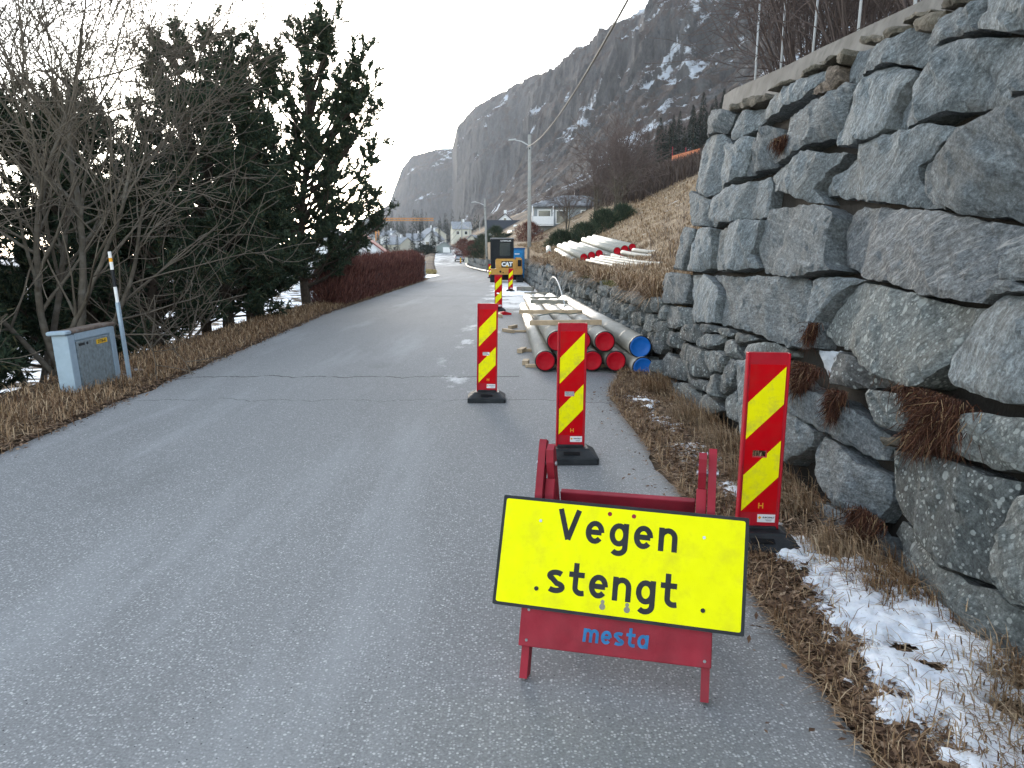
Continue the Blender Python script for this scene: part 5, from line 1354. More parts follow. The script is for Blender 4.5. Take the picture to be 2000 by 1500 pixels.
def rvec(rg): 
    a = rg.uniform(0, 2 * math.pi); z = rg.uniform(-1, 1); s = math.sqrt(1 - z * z); return Vector((s * math.cos(a), s * math.sin(a), z))
def grow(tw, rg, p, d, L, r, depth, up=.12, wig=.35, kids=(2, 4), minr=.004, ratio=.68):
    n_ = max(3, int(L / .28)); st = L / n_; pts = [p]
    q, dd = p.copy(), d.copy()
    for i in range(n_):
        dd = (dd + rvec(rg) * wig * (.35 if depth > 1 else .8) + Vector((0, 0, up * .35))).normalized()
        nq = q + dd * st; r1 = r * (1 - .55 * (i + 1) / n_)
        tw.seg(q, nq, max(minr, r * (1 - .55 * i / n_)), max(minr, r1)); q = nq; pts.append(q)
        if depth > 0 and i >= n_ * .2:
            for _ in range(rg.choice((0, 1, 1, 2)) if depth > 1 else rg.choice((1, 1, 2))):
                nd = (dd + rvec(rg) * .95).normalized()
                grow(tw, rg, q.copy(), nd, L * rg.uniform(.35, .7) * ratio / .68, r1 * .6, depth - 1, up, wig, kids, minr, ratio)
    return q
def bare_tree(name, loc, stems, depth, rg, mat, label, group=None, cat='tree', minr=.006):
    t = empty(name, loc, 0, label, cat, group)
    trunk, twig = Twigs(), Twigs()
    for (d, L, r) in stems:
        tw = Twigs(); grow(tw, rg, Vector((rg.uniform(-.15, .15), rg.uniform(-.15, .15), -.1)), Vector(d).normalized(), L, r, depth, minr=minr)
        for a, b, ra, rb in zip(tw.a, tw.b, tw.ra, tw.rb):
            (trunk if ra > .022 else twig).seg(a, b, ra, rb)
    if trunk.a: trunk.build('trunk', M_BARK, t, 6)
    if twig.a: twig.build('crown', mat, t, 3)
    return t

def needle_shoots(P, D, L, rng, per=46, nl=.10, w=.010, spread=.9):
    """bottle-brush pine shoots: P base, D direction, L length -> triangles"""
    n_ = len(P); idx = np.repeat(np.arange(n_), per)
    t = rng.uniform(.05, 1.05, len(idx))
    base = P[idx] + D[idx] * (L[idx] * t)[:, None]
    rv = rng.normal(size=(len(idx), 3)); rv /= np.linalg.norm(rv, axis=1, keepdims=True)
    dirn = D[idx] * .75 + rv * spread; dirn /= np.linalg.norm(dirn, axis=1, keepdims=True)
    side = np.cross(dirn, rng.normal(size=(len(idx), 3))); side /= np.maximum(np.linalg.norm(side, axis=1, keepdims=True), 1e-6)
    ln = nl * rng.uniform(.7, 1.25, len(idx))[:, None]
    V = np.stack([base - side * w, base + side * w, base + dirn * ln], 1).reshape(-1, 3)
    return V, np.arange(len(V)).reshape(-1, 3)
def pine(loc, H, Rm, seed, label, per=30, lean=(0, 0), density=1.0, low=.08, side=None, nl=.15, w=.020):
    rg = random.Random(seed); rng = np.random.default_rng(seed)
    t = empty('pine_tree', loc, 0, label, 'tree', 'dark pines left of the road')
    wood = Twigs(); SP, SD, SL = [], [], []
    def trunk_at(f): return Vector((lean[0] * f * f * H + .12 * math.sin(f * 5 + seed), lean[1] * f * f * H + .12 * math.cos(f * 4 + seed), f * H))
    for i in range(14):
        wood.seg(trunk_at(i / 14), trunk_at((i + 1) / 14), .17 * (1 - i / 15.5), .17 * (1 - (i + 1) / 15.5))
    def shoot(p, d, L): SP.append(tuple(p)); SD.append(tuple(d)); SL.append(L)
    nb = int(H * 11 * density)
    for i in range(nb):
        f = low + (1 - low) * (i + rg.random()) / nb
        prof = float(np.interp(f, [0, .15, .45, .7, .88, 1.0], [.85, .95, 1.0, 1.0, .88, .50]))
        L = Rm * max(.16, prof) * rg.uniform(.65, 1.15)
        az = rg.uniform(0, 2 * math.pi)
        if side and rg.random() < side[1]: az = side[0] + rg.gauss(0, .5)
        el = rg.uniform(-.05, .40) + .95 * f ** 2.2
        d = Vector((math.cos(az) * math.cos(el), math.sin(az) * math.cos(el), math.sin(el)))
        p = trunk_at(f); n_ = max(3, int(L / .27)); st = L / n_; r0 = .012 + .016 * L
        for k in range(n_):
            d = (d + Vector((0, 0, .10)) + rvec(rg) * .13).normalized(); q = p + d * st
            wood.seg(p, q, r0 * (1 - .8 * k / n_), r0 * (1 - .8 * (k + 1) / n_)); p = q
            if k >= n_ * (.22 if f < .40 else .46):
                for _ in range(rg.choice((1, 2, 3, 3))):
                    sd_ = (d * .7 + rvec(rg) * .8 + Vector((0, 0, .25))).normalized(); sl_ = rg.uniform(.25, .7) * (.6 + .4 * L / Rm)
                    e_ = p + sd_ * sl_ * .6; wood.seg(p, e_, .008, .004)
                    shoot(p + sd_ * sl_ * .25, (sd_ + Vector((0, 0, .35))).normalized(), sl_ * .8)
                    for _ in range(2): 
                        s2 = (sd_ * .6 + rvec(rg) * .7 + Vector((0, 0, .45))).normalized(); shoot(e_, s2, rg.uniform(.18, .36))
        shoot(p, (d + Vector((0, 0, .5))).normalized(), rg.uniform(.25, .45))
    for k in range(5): shoot(trunk_at(.99), (Vector((0, 0, 1)) + rvec(rg) * .5).normalized(), .45)
    wood.build('trunk', M_PINEBARK, t, 5)
    V, F = needle_shoots(np.array(SP), np.array(SD), np.array(SL), rng, per, nl, w)
    np_mesh('crown', V, F, M_NEEDLE, t)
    return t
def tz(x, y): return float(terrain(x, y))
PINES = [
 (-6.9, 26.0, 7.1, 3.2, 41, 'tall dark pine closest to the road with a branch reaching right', (.03, 0), (0.15, .30)),
 (-7.85, 24.2, 6.3, 2.5, 35, 'tall dark pine between the two tallest, filling the crown', (.0, 0), None),
 (-8.9, 22.5, 6.9, 2.8, 22, 'tall dark pine left of the one closest to the road', (.0, 0), None),
 (-11.0, 18.5, 5.8, 2.4, 23, 'dark pine behind the bare tree, in the middle of the row', (.0, 0), None),
 (-11.4, 14.5, 5.6, 2.4, 24, 'dark pine at the left edge, behind the grey cabinet', (.0, 0), None),
 (-9.0, 16.2, 4.2, 1.9, 25, 'small bushy pine below the bare tree branches', (.0, 0), None),
 (-7.6, 20.2, 4.8, 2.0, 26, 'low dense pine at the foot of the tall pines', (.0, 0), None),
 (-7.75, 16.8, 2.6, 1.5, 28, 'low bushy pine behind the verge shrubs, right of the grey cabinet', (.0, 0), None),
 (-7.9, 23.6, 3.6, 1.8, 29, 'low dense pine filling the gap beside the hedge', (.0, 0), None),
 (-10.6, 20.5, 4.0, 2.1, 30, 'low dark pine in the second row behind the tall pines', (.0, 0), None),
 (-8.6, 10.3, 2.4, 1.5, 31, 'low dark pine at the far left beside the cabinet', (.0, 0), None),
 (-9.6, 12.0, 3.2, 1.7, 27, 'low dark pine behind the grey cabinet at the left edge', (.0, 0), None)]
for (x, y, H_, R_, sd_, lab, ln_, side_) in PINES:
    pine((x, y, tz(x, y)), H_, R_, sd_, lab, lean=ln_, density=1.0 if H_ > 5 else 1.7, side=side_, low=.06)
# bare broad-leaved trees in front of them
rg = random.Random(5)
bare_tree('bare_tree', (-6.75, 11.4, tz(-6.75, 11.4)), [((-.5, .1, 1), 4.4, .058), ((.1, .2, 1), 4.8, .065), ((.7, .25, .85), 3.0, .045), ((-.9, -.2, .8), 3.6, .045), ((.3, -.2, 1), 3.6, .045)], 3, rg, M_TWIG, 'large bare many-stemmed tree behind the grey cabinet', 'bare trees left of the road')
bare_tree('bare_tree', (-8.6, 13.4, tz(-8.6, 13.4)), [((-.2, 0, 1), 6.4, .06), ((.3, .1, 1), 6.6, .06)], 3, rg, M_TWIG, 'taller slender bare tree rising above the pines', 'bare trees left of the road')
bare_tree('bare_tree', (-7.2, 9.0, tz(-7.2, 9.0)), [((-.4, .0, 1), 2.6, .04), ((.3, .2, 1), 2.6, .04), ((-.8, -.4, .7), 2.4, .035), ((.5, -.2, .8), 1.7, .03)], 3, rg, M_TWIG, 'bare spreading tree at the left edge of the picture', 'bare trees left of the road')
for (x, y, lab) in ((-6.9, 8.2, 'tangle of bare shrub stems left of the grey cabinet'), (-6.2, 12.9, 'tangle of bare shrub stems right of the grey cabinet'), (-6.6, 15.5, 'bare shrub under the pines at the verge')):
    bare_tree('bare_shrub', (x, y, tz(x, y)), [((math.cos(a) * .9, math.sin(a) * .9, .8), rg.uniform(1.0, 1.7), .022) for a in np.linspace(0, 6, 8)], 2, rg, M_TWIG, lab, 'bare shrubs on the left verge', 'shrub', .004)

# ---------------------------------------------------------------- clipped hedge, red brown
hd = empty('hedge', (-6.9, 24, 0), 0, 'clipped red brown bare hedge along the left road edge', 'hedge')
rng = np.random.default_rng(8)
HA, HB = np.array([-6.35, 26.6]), np.array([-7.0, 56])
def hedge_h(s): return 1.62 + .50 * s
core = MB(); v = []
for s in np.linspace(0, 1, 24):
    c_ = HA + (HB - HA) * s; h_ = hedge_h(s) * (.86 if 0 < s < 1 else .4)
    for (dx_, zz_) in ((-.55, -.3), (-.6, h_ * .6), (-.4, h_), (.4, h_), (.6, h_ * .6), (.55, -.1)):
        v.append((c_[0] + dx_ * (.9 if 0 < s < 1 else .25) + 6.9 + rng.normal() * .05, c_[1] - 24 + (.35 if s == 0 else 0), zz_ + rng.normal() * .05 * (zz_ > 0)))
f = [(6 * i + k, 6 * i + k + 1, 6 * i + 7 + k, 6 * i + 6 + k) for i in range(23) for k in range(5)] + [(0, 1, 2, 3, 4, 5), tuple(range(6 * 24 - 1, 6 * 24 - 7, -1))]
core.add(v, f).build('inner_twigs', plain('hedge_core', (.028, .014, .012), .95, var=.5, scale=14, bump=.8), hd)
n_ = 46000
s = rng.uniform(0, 1.0, n_) ** 1.25 * 1.02 - .012; lat = rng.choice([-1, 1], n_, p=[.25, .75]) * rng.uniform(.35, .72, n_); top = rng.random(n_) < .35
lat = np.where(top | (s < .012), rng.uniform(-.7, .7, n_), lat)
hh = hedge_h(s) * (1 - .30 * np.clip(np.abs(lat) - .25, 0, 1) + .06 * np.sin(s * 31) + .04 * np.sin(s * 83)) * np.clip(.55 + s * 12, 0, 1); zb_ = np.where(top, hh * rng.uniform(.72, .93, n_), hh * rng.uniform(.0, .85, n_))
cc = HA[None] + (HB - HA)[None] * s[:, None]
base = np.stack([cc[:, 0] + lat + 6.9, cc[:, 1] - 24 + rng.normal(size=n_) * .05, zb_ + np.array([0.0])], 1)
d = np.stack([np.sign(lat) * rng.uniform(.0, .45, n_), rng.normal(size=n_) * .35, rng.uniform(.55, 1.1, n_)], 1); d /= np.linalg.norm(d, axis=1, keepdims=True)
ln_ = rng.uniform(.12, .34, n_)[:, None]; w_ = .0055 + .00022 * cc[:, 1:2]
sd2 = np.cross(d, rng.normal(size=(n_, 3))); sd2 /= np.linalg.norm(sd2, axis=1, keepdims=True)
V = np.stack([base - sd2 * w_, base + sd2 * w_, base + d * ln_], 1).reshape(-1, 3)
tag(np_mesh('twigs', V, np.arange(len(V)).reshape(-1, 3), M_HEDGE, hd), kind='stuff')

# ---------------------------------------------------------------- grass, leaves, snow
def blades(name, x, y, z, h, w, mat, label, rng, lay=.6, parent=None, bias=None, droop=.5):
    """bent grass blades, three triangles each"""
    n_ = len(x); az = rng.uniform(0, 2 * math.pi, n_)
    if bias is not None: az = bias + rng.normal(size=n_) * .9
    la = np.abs(rng.normal(size=n_)) * lay
    dh = np.stack([np.cos(az), np.sin(az)], 1) * np.sin(np.clip(la, 0, 1.45))[:, None]; dz = np.cos(np.clip(la, 0, 1.45))
    b0 = np.stack([x, y, z], 1)
    sd_ = np.stack([-np.sin(az), np.cos(az), np.zeros(n_)], 1) * (w / 2)[:, None] if hasattr(w, '__len__') else np.stack([-np.sin(az), np.cos(az), np.zeros(n_)], 1) * w / 2
    mid = b0 + np.stack([dh[:, 0], dh[:, 1], dz], 1) * (h * .55)[:, None]
    tip = mid + np.stack([dh[:, 0] * 1.3 + .25 * np.cos(az), dh[:, 1] * 1.3 + .25 * np.sin(az), dz * .6 - droop * rng.random(n_)], 1) * (h * .5)[:, None]
    tip[:, 2] = np.maximum(tip[:, 2], np.minimum(z, z) - .6 * h if droop > 1 else z + .004)
    V = np.stack([b0 - sd_, b0 + sd_, mid - sd_ * .8, mid + sd_ * .8, tip], 1).reshape(-1, 3)
    k = (np.arange(n_) * 5)[:, None]
    F = np.concatenate([k + np.array([[0, 1, 3]]), k + np.array([[0, 3, 2]]), k + np.array([[2, 3, 4]])], 0)
    o = np_mesh(name, V, F, mat, parent)
    return tag(o, label, None if parent else 'grass', kind='stuff')
rng = np.random.default_rng(12)
def clump_keep(x, y, fr, thr, seed):
    return np.array([noise.noise(Vector((a * fr, b * fr, seed))) for a, b in zip(x, y)]) > thr
# left verge
n_ = 52000
y = 4.2 + (rng.random(n_) ** 2.0) * 54; dd_ = rng.normal(size=n_) * .36 + .62; dd_ = np.where(dd_ < -.12, -dd_ * .3, dd_)
keep = (dd_ > -.10) & (dd_ < 2.4); y, dd_ = y[keep], dd_[keep]; x = xl(y) - dd_
blades('verge_grass', x, y, terrain(x, y) - .005, rng.uniform(.05, .20, len(x)), .005 + y * .0004, M_STRAW, 'matted brown dry grass along the left road edge', rng, lay=1.7)
# right verge under the wall
n_ = 26000
y = 1.6 + rng.random(n_) ** 1.5 * 9.4; x = xr(y) + .02 + rng.random(n_) * (2.03 - xr(y))
keep = (clump_keep(x, y, 2.6, .10, 4)) & ~((y < 4.1) & (np.abs(x - 1.68) < .26) & (rng.random(n_) < .95)) | (x > 1.93) & (rng.random(n_) < .6); x, y = x[keep], y[keep]
blades('wall_foot_grass', x, y, terrain(x, y) * 0 + .015, rng.uniform(.04, .12, len(x)) * (1 + 1.0 * np.clip((x - 1.75) / .3, 0, 1)), .0055 + y * .0003, M_STRAW, 'dry grass tufts at the foot of the stone walls', rng, lay=1.5, bias=math.pi)
# long tufts leaning on the wall
TUFTS = [(1.86, 3.55, 950, .34), (1.82, 4.05, 900, .32), (1.80, 4.95, 1000, .36), (1.83, 5.45, 800, .42), (1.92, 2.75, 600, .32), (1.74, 2.35, 900, .30), (1.6, 2.05, 700, .25), (1.85, 6.6, 700, .35), (1.8, 7.6, 700, .40), (1.75, 9.3, 600, .45), (1.45, 9.6, 300, .22)]
for i, (tx, ty, nn, hh_) in enumerate(TUFTS):
    x = tx + rng.normal(size=nn) * .10; y = ty + rng.normal(size=nn) * .15
    o = blades('grass_tuft', x - 0, y, np.full(nn, .0), rng.uniform(.4, .9, nn) * hh_ * .8, np.full(nn, .006), M_STRAWPALE if i % 3 else M_STRAW, None, rng, lay=1.1, bias=math.pi * 1.1)
    tag(o, 'dry grass tuft leaning at the wall foot, number %s counted from the camera' % ['five', 'six', 'seven', 'eight', 'four', 'three', 'one', 'nine', 'ten', 'eleven', 'twelve'][i], 'grass tuft', 'grass tufts at the wall foot')
    o['kind'] = 'thing'
# bank and hillside
n_ = 60000
y = 10.6 + rng.random(n_) ** 1.6 * 55; x = xw(y) + .18 + rng.random(n_) ** 1.8 * np.clip(y * .26 - xw(y) + 1.0, 1.2, 12)
keep = clump_keep(x, y, .9, -.12, 7); x, y = x[keep], y[keep]; n_ = len(x)
blades('bank_grass', x, y, terrain(x, y) - .01, rng.uniform(.10, .30, n_), .008 + y * .00075, M_STRAWPALE, 'long pale dry grass on the bank above the low wall', rng, lay=.8)
n_ = 7000
y = 10.7 + rng.random(n_) ** 1.3 * 40; x = xw(y) + rng.uniform(.05, .35, n_)
keep = clump_keep(x * 0, y, .55, .05, 2); x, y = x[keep], y[keep]; n_ = len(x)
blades('overhanging_grass', x, y, itp(y, WALL_H) + .0 * y, rng.uniform(.25, .62, n_), .007 + y * .0006, M_STRAW, 'dry grass hanging over the top of the low wall', rng, lay=1.15, bias=math.pi, droop=1.5)
n_ = 1800
y = np.concatenate([rng.normal(16.5, .7, n_ // 2), rng.normal(21.5, .8, n_ // 2)]); x = xw(y) + rng.uniform(.06, .25, n_)
blades('green_moss', x, y, itp(y, WALL_H) - .02, rng.uniform(.05, .16, n_), .012 + y * 0, M_MOSSY, 'yellow green moss on the top stones of the low wall', rng, lay=1.0, bias=math.pi)
n_ = 2500
y = rng.normal(86, 4, n_); x = xl(y) - .6 + rng.normal(size=n_) * .8
blades('yellow_grass', x, y, terrain(x, y) - .02, rng.uniform(.15, .4, n_), np.full(n_, .06), leaf_mat('yellow_tuft', [(0, (.25, .19, .08)), (1, (.42, .34, .15))]), 'yellow grass mound by the left road edge past the hedge', rng, lay=.6)

def root_mass(y0, z0, n_, sy, sz, label, ln=.13):
    n_ = int(n_ * 1.7); sy, sz = sy * .85, sz * .85
    kk = rng.random(n_) ** 1.4; ty = y0 + rng.normal(size=n_) * sy * (1.15 - .8 * kk) + sy * .6 * np.sin(kk * 5 + y0 * 9); tz_ = z0 + sz * (.9 - 2.6 * kk)
    p = np.stack([WALL_X + BATTER * tz_ - rng.uniform(.0, .07, n_) - .03, ty, tz_], 1)
    d = np.stack([-rng.uniform(.0, .35, n_), rng.normal(size=n_) * .40, -rng.uniform(.3, 1.2, n_) + .35 * (rng.random(n_) < .2)], 1); d /= np.linalg.norm(d, axis=1, keepdims=True)
    L_ = ln * rng.uniform(.5, 1.2, n_)[:, None]; sd_ = np.cross(d, rng.normal(size=(n_, 3))); sd_ /= np.linalg.norm(sd_, axis=1, keepdims=True)
    c0 = np.array([WALL_X, y0, z0]); w_ = .0020
    mid = p + d * L_ * .55; tip = mid + (d * .5 + rng.normal(size=(n_, 3)) * np.array([.35, .75, .45]) + np.array([-.1, 0, -.45])) * L_ * .55
    V = np.stack([p - sd_ * w_, p + sd_ * w_, mid - sd_ * w_, mid + sd_ * w_, tip], 1) - c0
    k = (np.arange(n_) * 5)[:, None]
    F = np.concatenate([k + np.array([[0, 1, 3]]), k + np.array([[0, 3, 2]]), k + np.array([[2, 3, 4]])], 0)
    o = np_mesh('root_tuft', V.reshape(-1, 3), F, M_ROOTS); o.location = tuple(c0)
    tag(o, label, 'root tuft', 'red brown root tufts hanging from the wall joints')
ROOTS = [(5.45, 0.82, 1300, 0.1, 0.07, 'red brown root tuft hanging above the striped marker by the wall'), (4.84, 0.74, 600, 0.05, 0.06, 'thin red brown root tuft below the frosted stone'), (3.76, 0.87, 2600, 0.16, 0.11, 'largest red brown root tuft with straw, in the right part of the wall'), (4.14, 0.15, 900, 0.08, 0.08, 'red brown root tuft at the wall foot behind the snow'), (7.07, 2.66, 300, 0.1, 0.03, 'small dry root tuft in an upper joint near the wall end'), (5.48, 1.13, 200, 0.03, 0.05, 'few dry roots in the joint beside the lichen stone')]
for r_ in ROOTS: root_mass(*r_)

# dead leaves
def leaves(n_, xy, label, smin=.02, smax=.055):
    x, y = xy(n_); n_ = len(x); z = np.where((x > xr(y)), .03, .006) + rng.random(n_) * .012
    a = rng.uniform(0, 6.28, n_); s_ = rng.uniform(smin, smax, n_)
    u = np.stack([np.cos(a), np.sin(a), rng.normal(size=n_) * .25], 1) * s_[:, None]; w_ = np.stack([-np.sin(a), np.cos(a), rng.normal(size=n_) * .25], 1) * (s_ * .45)[:, None]
    c0 = np.stack([x, y, z], 1); up_ = np.array([0, 0, 1.]) * (s_ * .25)[:, None]
    V = np.stack([c0 - u, c0 - w_ + up_ * .6, c0 + u + up_ * .3, c0 + w_ + up_ * .6, c0 + up_ * 0], 1).reshape(-1, 3)
    k = (np.arange(n_) * 5)[:, None]
    F = np.concatenate([k + np.array([[0, 1, 4]]), k + np.array([[1, 2, 4]]), k + np.array([[2, 3, 4]]), k + np.array([[3, 0, 4]])], 0)
    tag(np_mesh('dead_leaves', V, F, M_LEAF), label, 'leaves', kind='stuff')
def near_right(n_):
    y = 1.7 + rng.random(n_) ** 1.4 * 9; x = xr(y) + np.abs(rng.normal(size=n_)) * np.where(y < 4.2, .12, .26) - .03 * rng.random(n_); return x, y
leaves(9000, near_right, 'brown dead leaves and litter along the right road edge', .012, .036)
def on_snow(n_):
    y = 1.8 + rng.random(n_) * 2.4; x = 1.66 + rng.normal(size=n_) * .2; return x, y
def on_road(n_):
    y = 1.7 + rng.random(n_) * 8; x = xr(y) - np.abs(rng.normal(size=n_)) * .16; return x, y
leaves(2600, lambda n_: (lambda q: (q[0] + .04, q[1]))(near_right(n_)), 'fine crumbled litter along the right road edge', .004, .016)
def litter_straw():
    n_ = 9000; y = 1.7 + rng.random(n_) ** 1.4 * 9; x = xr(y) + np.abs(rng.normal(size=n_)) * .22 - .04
    blades('litter_straw', x, y, np.full(n_, .03), rng.uniform(.04, .13, n_), .0035 + y * .0003, M_STRAW, 'flattened straw and needles mixed in the litter along the right road edge', rng, lay=2.6, droop=.2)
litter_straw()
leaves(260, on_road, 'scattered dead leaves and needles on the asphalt edge', .008, .025)
def left_litter(n_):
    y = 4 + rng.random(n_) ** 1.6 * 30; x = xl(y) - rng.normal(size=n_) * .10 - .05; return x, y
leaves(5000, left_litter, 'brown leaf litter along the left road edge', .012, .035)

# snow lying at the wall foot
def mat_snow():
    m, nt, b = new_mat('snow'); n = N(nt); p = n.pos()
    c = n.ramp(n.noise(p, 14, 7, .7), [(.3, (.66, .70, .76)), (.6, (.84, .86, .89))])
    c = n.mix(n.ramp(n.noise(p, 60, 3, .6), [(.64, 0), (.72, .6)]), c, (.22, .17, .12))
    c = n.mix(n.ramp(n.noise(p, 9, 6, .7), [(.55, 0), (.72, .35)]), c, (.40, .37, .34))
    n.link(c, b.inputs['Base Color']); b.inputs['Roughness'].default_value = .65
    b.inputs['Subsurface Weight'].default_value = .2; b.inputs['Subsurface Radius'].default_value = (.02, .03, .04); b.inputs['Subsurface Scale'].default_value = .5
    n.link(n.bump(n.noise(p, 45, 6, .7), .5, .012), b.inputs['Normal'])
    return m
M_SNOW = mat_snow()
def snow_sheet(x0, x1, y0, y1, fun, label, res=.016, zb=.02):
    gx, gy = np.meshgrid(np.arange(x0, x1, res), np.arange(y0, y1, res)); h = fun(gx, gy)
    nn = np.array([noise.fractal(Vector((a * 5, b * 5, 2)), .8, 2, 6) for a, b in zip(gx.ravel(), gy.ravel())]).reshape(gx.shape)
    fine_ = rng.normal(size=gx.shape) * .05
    h = np.where(h < -.22, -1, h + nn * .62 + .01 + fine_)
    ok = h > 0
    z = zb + .060 * np.clip(h, 0, .6) ** .9 + nn * .006
    z = np.where(ok, z, zb - .004)
    cell = ok[:-1, :-1] | ok[1:, :-1] | ok[:-1, 1:] | ok[1:, 1:]
    ii_ = np.arange(gx.size).reshape(gx.shape)
    F = np.stack([ii_[:-1, :-1], ii_[:-1, 1:], ii_[1:, 1:], ii_[1:, :-1]], -1)[cell]
    V = np.stack([gx, gy, z], -1).reshape(-1, 3)
    used, invx = np.unique(F.ravel(), return_inverse=True)
    o = np_mesh('snow_patch', V[used], invx.reshape(F.shape), M_SNOW, smooth=True)
    return tag(o, label, 'snow', kind='stuff')
def band(cx, hw, hole=()):
    def g_(x, y):
        q = 1 - np.abs(x - np.interp(y, cx[0], cx[1])) / np.interp(y, cx[0], hw)
        for (hx, hy, hr) in hole: q = q - 1.3 * np.exp(-((x - hx) ** 2 + (y - hy) ** 2) / hr ** 2)
        return q * .75 + .06 - .5 * np.clip(y - 3.45, 0, 1)
    return g_
snow_sheet(1.0, 2.15, 1.6, 4.7, band(([2.24, 2.49, 2.79, 3.14, 3.85, 3.99], [1.614, 1.65, 1.661, 1.665, 1.731, 1.54]), [0.32, 0.294, 0.332, 0.298, 0.256, 0.193], [(1.62, 2.99, 0.075), (1.68, 2.83, 0.075), (1.71, 3.34, 0.075), (1.78, 2.55, 0.075)]), 'white snow drift along the foot of the tall wall')
snow_sheet(1.1, 2.0, 5.0, 9.4, lambda x, y: .30 - np.abs(x - (1.62 - .02 * y)) * 1.5 + .12 * np.sin(y * 5.3) - .33, 'small snow scraps in the grass along the wall foot', .03)
# snow patches on the bank and along the far verge are thin drifts
snow_sheet(-.9, 1.0, 33, 42, lambda x, y: .35 - np.abs(x - .25) * .45 - np.abs(y - 38) * .05, 'packed snow on the closed lane before the excavator', .12, .012)
snow_sheet(-10.5, -6.3, 62, 74, lambda x, y: .25 - np.abs(x - (-7.2 - (y - 62) * .05)) * .4 - np.abs(y - 67) * .03, 'snow patch on the left road edge past the hedge', .2, .03)

# ---------------------------------------------------------------- shrubs, birches and fence on top of the tall wall
rg = random.Random(17)
for i, (x, y, h_) in enumerate(((3.25, 8.7, 2.2), (3.5, 9.8, 2.4), (3.2, 7.5, 2.0), (4.0, 10.9, 2.6), (4.2, 8.9, 2.8), (3.2, 6.3, 1.8), (3.7, 7.0, 2.4), (4.8, 10.6, 2.8))):
    bare_tree('bare_shrub', (x, y, 3.2), [((math.cos(a) * .45, math.sin(a) * .45, 1), h_ * rg.uniform(.6, 1.0), .014) for a in np.linspace(0, 12, 26)], 2, rg, M_PURPLE,
              'bare brown shrub on top of the tall stone wall, %s from the wall end' % ['third', 'second', 'fifth', 'first', 'fourth', 'seventh', 'sixth', 'rearmost'][i], 'bare shrubs above the tall wall', 'shrub', .004)
for i, (x, y, h_, dx_) in enumerate(((2.87, 9.55, 1.35, .02), (2.90, 8.75, 1.45, .03), (2.88, 7.8, 1.3, .05), (2.86, 6.75, 1.2, .04), (2.9, 5.9, 1.2, .02))):
    b_ = MB(); b_.tube([(0, 0, -.1), (dx_, 0, h_)], [.013, .011], 8)
    o = b_.build('fence_post', plain('pale_post', (.50, .52, .54), .6) if i == 0 else MATS['pale_post'], smooth=True); o.location = (x, y, 3.35)
    tag(o, 'thin pale fence post above the tall wall, %s from its far end' % ['first', 'second', 'third', 'fourth', 'fifth'][i], 'post', 'fence posts above the wall')

# ---------------------------------------------------------------- trees and bushes of the middle distance
for i, (x, y, h_, lab) in enumerate(((6.6, 62, 5.6, 'bare birch in front of the grey house, right of its corner'), (7.6, 58, 6.4, 'bare birch standing clear on the bank, tallest by the grey house'), (9.0, 66, 5.6, 'bare birch at the right end of the grey house'), (4.6, 66, 4.4, 'bare reddish birch at the left front of the grey house'), (10.8, 70, 5.8, 'bare birch on the slope behind the bank stacks'))):
    tr_ = bare_tree('bare_birch', (x, y, tz(x, y)), [((rg.uniform(-.25, .25), rg.uniform(-.2, .2), 1), h_ * rg.uniform(.55, .75), .07) for _ in range(4)], 3, rg, M_PURPLE, lab, 'bare birches around the grey house', minr=.014)
def bush(loc, r, h, n_, mat, label, grp, ln=.5, w=.02, name='bush'):
    t = empty(name, loc, 0, label, 'bush', grp)
    rr_ = np.random.default_rng(int(abs(loc[0] * 100 + loc[1] * 7)))
    az = rr_.uniform(0, 6.28, n_); q = rr_.random(n_) ** .5; zz_ = rr_.random(n_) * h
    prof = np.sqrt(np.clip(1 - (zz_ / h) ** 2, .05, 1)) * (.8 + .25 * np.sin(az * 3 + zz_ * 4))
    p = np.stack([np.cos(az) * q * r * prof, np.sin(az) * q * r * prof, zz_], 1)
    d = np.stack([np.cos(az) * .6, np.sin(az) * .6, np.full(n_, .7)], 1) + rr_.normal(size=(n_, 3)) * .4; d /= np.linalg.norm(d, axis=1, keepdims=True)
    sd_ = np.cross(d, rr_.normal(size=(n_, 3))); sd_ /= np.linalg.norm(sd_, axis=1, keepdims=True)
    V = np.stack([p - sd_ * w, p + sd_ * w, p + d * ln * rr_.uniform(.5, 1.2, n_)[:, None]], 1).reshape(-1, 3)
    np_mesh('foliage', V, np.arange(len(V)).reshape(-1, 3), mat, t)
    st_ = MB()
    for k in range(5):
        a = k * 1.3; st_.tube([(0, 0, -.2), (math.cos(a) * r * .3, math.sin(a) * r * .3, h * .5)], [.04, .015], 5)
    st_.build('stem', M_BARK, t)
    return t
for i, (x, y, r_, h_) in enumerate(((3.2, 50, 1.3, .9), (4.6, 49, 1.4, 1.1), (5.9, 50, 1.3, 1.2), (7.2, 51, 1.0, .9))):
    bush((x, y, tz(x, y)), r_, h_, 2600, M_NEEDLE, 'dark green juniper bush behind the bank stacks, %s from the left' % ['first', 'second', 'third', 'fourth'][i], 'juniper bushes on the bank', .4, .018, 'juniper_bush')
bush((1.6, 72, tz(1.6, 72)), 1.7, 1.7, 2600, M_HEDGE, 'red brown round bush left of the grey house', 'red bushes', .35, .02, 'red_bush')
bush((-5.2, 105, 1.6), 1.9, 2.2, 2400, M_HEDGE, 'red brown bush behind the second lamp pole', 'red bushes', .4, .03, 'red_bush')
bush((-7.6, 122, 2.0), 2.3, 2.4, 2400, M_HEDGE, 'red brown bush below the cream garage', 'red bushes', .4, .03, 'red_bush')
